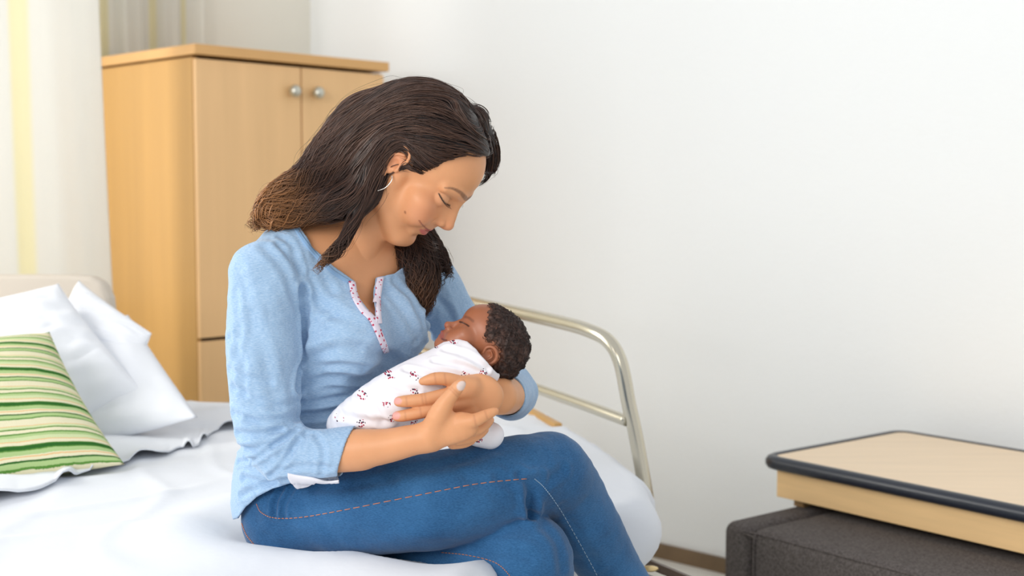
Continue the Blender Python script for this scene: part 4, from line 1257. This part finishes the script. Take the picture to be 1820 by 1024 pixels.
# keep hair off the face
ok_len = np.ones(NS, bool)
prism0 = face_prism(path[0]) ; near_head = np.linalg.norm(HEAD.loc(path[0].copy()), axis=1) < 13.5
hd = evalops(head_ops(), path[0])
def strands_mesh(path, r0, cols, taper=None):
    SLn, n = path.shape[:2]
    T = np.gradient(path, axis=0); T /= np.linalg.norm(T, axis=2)[..., None] + 1e-12
    ref = np.array([.13, -.97, .2]); A1 = np.cross(T, ref); A1 /= np.linalg.norm(A1, axis=2)[..., None] + 1e-12
    B1 = np.cross(T, A1)
    f = np.linspace(0, 1, SLn)
    tp = (np.minimum(1, f * 7 + .2) * (1 - f**4 * .92) if taper is None else taper)
    rad = (r0[None] * tp[:, None])[..., None]
    rings = [path + rad * (math.cos(a) * A1 + math.sin(a) * B1) for a in (0, 2.094, 4.189)]
    Vs = np.stack(rings, 2).reshape(-1, 3)   # (SL, n, 3verts)
    ix = np.arange(SLn * n * 3).reshape(SLn, n, 3)
    Fs = np.stack([ix[:-1], ix[1:], np.roll(ix, -1, 2)[1:], np.roll(ix, -1, 2)[:-1]], -1).reshape(-1, 4)
    Cs = np.repeat(cols.reshape(-1, 3), 3, 0)
    return Vs, Fs, Cs
cols = np.stack([hair_color(path[k], rr) for k in range(SL)])
rad = rng.uniform(.00042, .00085, NS); rad[fly] = .0002
Vs, Fs, Cs = strands_mesh(path, rad, cols)
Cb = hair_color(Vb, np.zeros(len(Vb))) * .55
hm, nt, bs = new_mat('dark_brown_hair')
at = nd(nt, 'ShaderNodeVertexColor'); at.layer_name = 'Col'; nt.links.new(at.outputs[0], bs.inputs['Base Color'])
bs.inputs['Roughness'].default_value = .42; bs.inputs['Specular IOR Level'].default_value = .45
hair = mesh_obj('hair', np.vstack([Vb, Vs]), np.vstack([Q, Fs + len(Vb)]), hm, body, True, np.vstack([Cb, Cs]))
# fine baby hairs at the hairline and the lashes
for q in (-1, 1):
    lash = []
    for p in LASH * np.array([1, -q, 1]):
        d0 = nrm([.8, q * .35, -.55]); t = np.linspace(0, 1, 6)[:, None]
        lash.append(HEAD.wm(p + d0 * .75 * t + np.array([.25, q * .1, .35]) * t * t))
    lp = np.array(lash).transpose(1, 0, 2)
    Vl, Fl, Cl = strands_mesh(lp, np.full(lp.shape[1], .0003), np.zeros(lp.shape) + lin((30, 20, 18)), np.linspace(1, .2, 6))
    mesh_obj('eyelashes', Vl, Fl, hm, body, True, Cl)
# hoop earring
hp_ = spline([(697, 312, 0), (697, 320, 0), (692, 328, 0), (684, 335, 0), (672, 339, 0)], 30)
both_ = [('u', 0, evf(hair_ops)), ('u', 0, evf(hop))]
hoop = surf(both_, hp_[:, 0], hp_[:, 1]); hoop[:, 1] = np.minimum(hoop[:, 1], hoop[0, 1]) - .004
mb = MB(); mb.tube(hoop, .0009, 8)
mb.build('hoop_earring', simple('silver_jewellery', (225, 222, 215), .18, metal=1.0), body, True)

# ------------------------------------------------------------------ the baby
BH = Frame(W(864, 622, 1.998), [-.64, -.06, .77], [.77, .03, .64], .668)
def bu(k, f): return ('u', k * .01 * .685, BH.wrap(f))
def bsub(k, f): return ('s', k * .01 * .685, BH.wrap(f))
def bhead():
    o = [bu(0, d_ell((.3, 0, 3.1), (8.5, 7.3, 7.0))), bu(1.5, d_ell((3.2, 0, 3.0), (6.7, 6.4, 5.2))),
         bu(2, d_ell((4.2, 0, -2.8), (4.7, 5.3, 5.0)))]
    for q in (-1, 1):
        o += [bu(1.6, d_ell((6.3, q * 3.4, -3.9), (2.9, 2.8, 2.8))), bu(1.2, d_ell((6.0, q * 4.4, -1.2), (2.4, 2.2, 2)))]
        o += [bsub(.8, d_ell((10.6, q * 3.0, -.5), (1.7, 1.7, .9))), bu(.4, d_ell((7.75, q * 3.0, -.55), (1.2, 1.5, 1.15))),
              bsub(.08, d_chain([(8.7, q * 1.7, -1.0, .05), (9.0, q * 2.9, -1.2, .09), (8.1, q * 4.6, -.9, .05)], 10))]
    o += [bu(1.3, d_ell((7.6, 0, -7.2), (1.8, 2.0, 1.5))), bu(1.0, d_ell((8.3, 0, -4.9), (1.6, 2.4, 2.0)))]
    o += [bu(.8, d_chain([(8.9, 0, -.6, .6), (9.4, 0, -1.9, .7), (10.0, 0, -2.9, .85)], 8)), bu(.4, d_ell((10.1, 0, -3.1), (.9, 1.0, .8)))]
    for q in (-1, 1):
        o += [bu(.35, d_ell((9.3, q * 1.25, -3.4), (.85, .7, .65))), bsub(.15, d_ell((9.9, q * .6, -3.9), (.45, .3, .3)))]
    o += [bu(.25, d_chain([(8.5, -1.8, -5.3, .2), (9.6, -.7, -5.0, .36), (9.8, 0, -5.1, .38), (9.6, .7, -5.0, .36), (8.5, 1.8, -5.3, .2)], 12)),
          bu(.25, d_chain([(8.5, -1.7, -5.6, .2), (9.35, 0, -6.1, .45), (8.5, 1.7, -5.6, .2)], 10)),
          bsub(.1, d_chain([(8.5, -2.1, -5.5, .06), (10.3, 0, -5.6, .07), (8.5, 2.1, -5.5, .06)], 10))]
    for q in (-1, 1):
        o += [bu(.5, d_ell((-.4, q * 7.1, -.2), (1.7, .6, 2.1))),
              bu(.12, d_chain([(.9, q * 7.4, -.5, .3), (1.4, q * 7.6, .9, .34), (.6, q * 7.9, 2.0, .38), (-.9, q * 8.1, 1.9, .38), (-2.0, q * 8.1, .7, .36), (-1.9, q * 7.9, -.9, .34), (-1.0, q * 7.6, -2.1, .5), (.0, q * 7.4, -2.3, .45)], 20)),
              bsub(.3, d_ell((-.1, q * 8.0, -.1), (1.0, .8, 1.2))),
              bu(.1, d_chain([(.0, q * 7.7, 1.1, .2), (-1.0, q * 7.7, .5, .25), (-.9, q * 7.5, -.9, .25)], 8))]
    return o
bb_ops = bhead() + [('u', .02, chainpx([(872, 634, 2.0, 34), (845, 650, 1.99, 30), (815, 664, 1.98, 34)], 6)),
                    ('u', .03, chainpx([(815, 664, 1.975, 36), (740, 695, 1.955, 42), (680, 725, 1.95, 34), (630, 748, 1.95, 22)], 6))]
V, Q = sdf_mesh(bb_ops, (-.28, 1.85, .82), (.08, 2.12, 1.16), .0014)
L = BH.loc(V.copy())
C = np.tile(np.array(lin((164, 102, 72))), (len(V), 1)) * (1 + .06 * fbm(V * 45, 4, 3))[:, None]
C = mixc(C, .5 * np.exp(-(np.linalg.norm(L - (6.8, -4.4, -2.6), axis=1) / 3.2)**2), (186, 116, 86))
lipd = seg_dist(L, [(8.8, -1.8, -5.5), (10, 0, -5.3), (8.8, 1.8, -5.5)], 8)
C = mixc(C, .8 * sstep(-lipd, -.95, -.6), (150, 78, 68))
C = mixc(C, .8 * sstep(-np.linalg.norm(L - (10.3, 0, -3.4), axis=1), -1.3, -.4), (168, 92, 70))
def bline(path):
    q = spline(np.array([(a, b, 0) for a, b in path]), 14)
    p = surf(bhead(), q[:, 0], q[:, 1]); return (p - BH.O) @ BH.M.T / BH.s
BL = bline([(817, 572), (823, 574), (829, 577), (833, 580)]); BB = bline([(826, 563), (833, 565), (841, 571)]); BM = bline([(785, 602), (789, 604), (794, 605)])
for q in (1, -1):
    sg = np.array([1, q, 1])
    C = mixc(C, .9 * sstep(-seg_dist(L, BL * sg), -.30, -.12), (36, 22, 20))
    C = mixc(C, .5 * sstep(-seg_dist(L, BB * sg), -.5, -.1), (84, 48, 36))
    C = mixc(C, .8 * sstep(-seg_dist(L, BM * sg), -.28, -.08), (84, 38, 34))
bskin = vcol_mat('baby_skin', .42, sss=.1, bump=.15, bscale=500, bdist=.0005, spec=.45)
baby = empty('person', W(760, 770, 1.96), 'sleeping baby with short dark curls, wrapped in a white printed cloth in the woman\'s arms', 'person')
bbody = mesh_obj('body', V, Q, bskin, baby, True, C)
# short curls
bface = [(2.2, 1.6), (4.1, 2.2), (5.3, 4.0), (7.2, 6.0), (8.6, 9), (16, 12), (16, -14), (-2.4, -14), (-3.6, -4.2), (-3.0, -1.5), (-2.6, 1.2), (-1.2, 2.6), (.8, 2.7)]
def bprism(P):
    L = BH.loc(P); return poly_dist(L[:, [0, 2]], bface) * FPX / 2.0 * BH.s
bh_solid = [bu(0, d_ell((.1, 0, 3.1), (8.85, 7.6, 7.3))), bu(1.5, d_ell((3.0, 0, 3.1), (6.7, 6.7, 5.6))), bu(1.5, d_ell((-3.8, 0, .5), (4.8, 5.9, 4.6)))]
bh_ops = bh_solid + [('s', .006, bprism)]
V, Q = sdf_mesh(bh_ops, (-.12, 1.88, .88), (.08, 2.14, 1.16), .0013)
N = grad(bh_solid, V)
tex = noise(V * 130, 3) ; vor = np.abs(fbm(V * 85, 5, 3))
V = V + N * (.0030 * (1 - np.clip(vor * 2.4, 0, 1)) + .0008 * tex - .0012)[:, None]
base = np.array(lin((46, 32, 28)))
edge = sstep(bprism(V), 0, .012)
C = (base * (1 - .0) + np.array(lin((96, 62, 46))) * (np.clip(vor * 1.6, 0, 1) * .35)[:, None])
C = C * (1) + (np.array(lin((120, 76, 56))) - C) * ((1 - edge) * .45)[:, None]
bhm = vcol_mat('baby_hair', .55, bump=.6, bscale=260, bdist=.002, spec=.4)
bhair = mesh_obj('hair', V, Q, bhm, bbody, True, C)
# tiny curls standing on it
rng = np.random.default_rng(9)
n = 2600; seedp = V[rng.choice(len(V), n)]; seedn = grad(bh_solid, seedp)
t1 = np.cross(seedn, rng.normal(size=(n, 3))); t1 /= np.linalg.norm(t1, axis=1)[:, None]; t2 = np.cross(seedn, t1)
r_ = rng.uniform(.0012, .0030, n)[:, None]; a0 = rng.uniform(0, 6.28, n)[:, None]
cp = []
for k in range(9):
    a = a0 + k * .62
    cp.append(seedp + (np.cos(a) * t1 + np.sin(a) * t2) * r_ + seedn * (.0004 + .0006 * math.sin(k * .7)))
Vc, Fc_, Cc = strands_mesh(np.array(cp), rng.uniform(.00022, .0004, n), np.repeat((np.array(lin((40, 28, 25)))[None] * rng.uniform(.6, 1.8, n)[:, None])[None], 9, 0))
mesh_obj('hair_curls', Vc, Fc_, bhm, bhair, True, Cc)

# swaddle
sw_solid = [('u', 0, chainpx([(824, 656, 1.972, 53), (772, 680, 1.955, 58), (715, 706, 1.945, 55), (660, 733, 1.948, 45), (614, 752, 1.955, 31), (594, 757, 1.96, 16)], 16)),
            ('u', .02, chainpx([(826, 652, 1.962, 48), (846, 652, 1.958, 38), (866, 662, 1.962, 22)], 6)),
            ('u', .02, chainpx([(800, 735, 1.99, 30), (845, 765, 1.985, 27), (872, 774, 1.985, 25)], 6))]
collar = [(640, 540), (774, 606), (790, 602), (812, 602), (830, 607), (846, 620), (858, 636), (870, 650), (884, 663), (980, 690), (980, 500), (700, 500)]
def sshell(P, d): return np.maximum(d, -(d + .0045))
sw_ops = sw_solid + [('f', 0, sshell), ('s', .002, cut_poly(collar))]
V, Q = sdf_mesh(sw_ops, (-.32, 1.84, .78), (.04, 2.12, 1.08), .0019)
V, Q = keep_largest(V, Q)
N = grad(sw_solid, V)
V = V + N * (.0022 * fbm(V * [14, 14, 14], 15, 3))[:, None]
V = creases(V, N, sw_solid, [
    ([(720, 655), (760, 668), (800, 690)], .006, .004), ([(690, 680), (720, 690), (742, 695)], .006, .003),
    ([(790, 620), (830, 632), (866, 656)], .006, .004), ([(770, 640), (820, 650), (856, 662)], .005, .0035),
    ([(640, 700), (660, 720), (680, 750)], .008, .003), ([(600, 735), (640, 745), (690, 752)], .007, .003)])
swm, nt, bs = new_mat('white_printed_cotton')
tc = nd(nt, 'ShaderNodeTexCoord'); mp = nd(nt, 'ShaderNodeMapping'); mp.inputs['Rotation'].default_value = (math.pi / 2, .25, 0)
nt.links.new(tc.outputs['Object'], mp.inputs[0])
vo = nd(nt, 'ShaderNodeTexVoronoi'); vo.voronoi_dimensions = '2D'; vo.inputs['Scale'].default_value = 27; vo.inputs['Randomness'].default_value = .55
nt.links.new(mp.outputs[0], vo.inputs['Vector'])
vo2 = nd(nt, 'ShaderNodeTexVoronoi'); vo2.voronoi_dimensions = '2D'; vo2.inputs['Scale'].default_value = 330; nt.links.new(mp.outputs[0], vo2.inputs['Vector'])
a1 = nd(nt, 'ShaderNodeMath', operation='LESS_THAN'); a1.inputs[1].default_value = .17; nt.links.new(vo.outputs['Distance'], a1.inputs[0])
a2 = nd(nt, 'ShaderNodeMath', operation='LESS_THAN'); a2.inputs[1].default_value = .42; nt.links.new(vo2.outputs['Distance'], a2.inputs[0])
sepc = nd(nt, 'ShaderNodeSeparateColor'); nt.links.new(vo2.outputs['Color'], sepc.inputs[0])
a3 = nd(nt, 'ShaderNodeMath', operation='GREATER_THAN'); a3.inputs[1].default_value = .38; nt.links.new(sepc.outputs[0], a3.inputs[0])
m1 = nd(nt, 'ShaderNodeMath', operation='MULTIPLY'); nt.links.new(a1.outputs[0], m1.inputs[0]); nt.links.new(a2.outputs[0], m1.inputs[1])
m2 = nd(nt, 'ShaderNodeMath', operation='MULTIPLY'); nt.links.new(m1.outputs[0], m2.inputs[0]); nt.links.new(a3.outputs[0], m2.inputs[1])
c1 = nd(nt, 'ShaderNodeMix', data_type='RGBA'); c1.inputs[6].default_value = (*lin((176, 58, 84)), 1); c1.inputs[7].default_value = (*lin((72, 46, 66)), 1)
a4 = nd(nt, 'ShaderNodeMath', operation='GREATER_THAN'); a4.inputs[1].default_value = .6; nt.links.new(sepc.outputs[1], a4.inputs[0]); nt.links.new(a4.outputs[0], c1.inputs[0])
c2 = nd(nt, 'ShaderNodeMix', data_type='RGBA'); c2.inputs[6].default_value = (*lin((240, 238, 243)), 1)
nt.links.new(m2.outputs[0], c2.inputs[0]); nt.links.new(c1.outputs[2], c2.inputs[7]); nt.links.new(c2.outputs[2], bs.inputs['Base Color'])
bs.inputs['Roughness'].default_value = .85; bs.inputs['Specular IOR Level'].default_value = .2
add_bump(nt, bs, coord(nt), 30, .3, .004, 4)
mesh_obj('swaddle', V, Q, swm, baby, True)
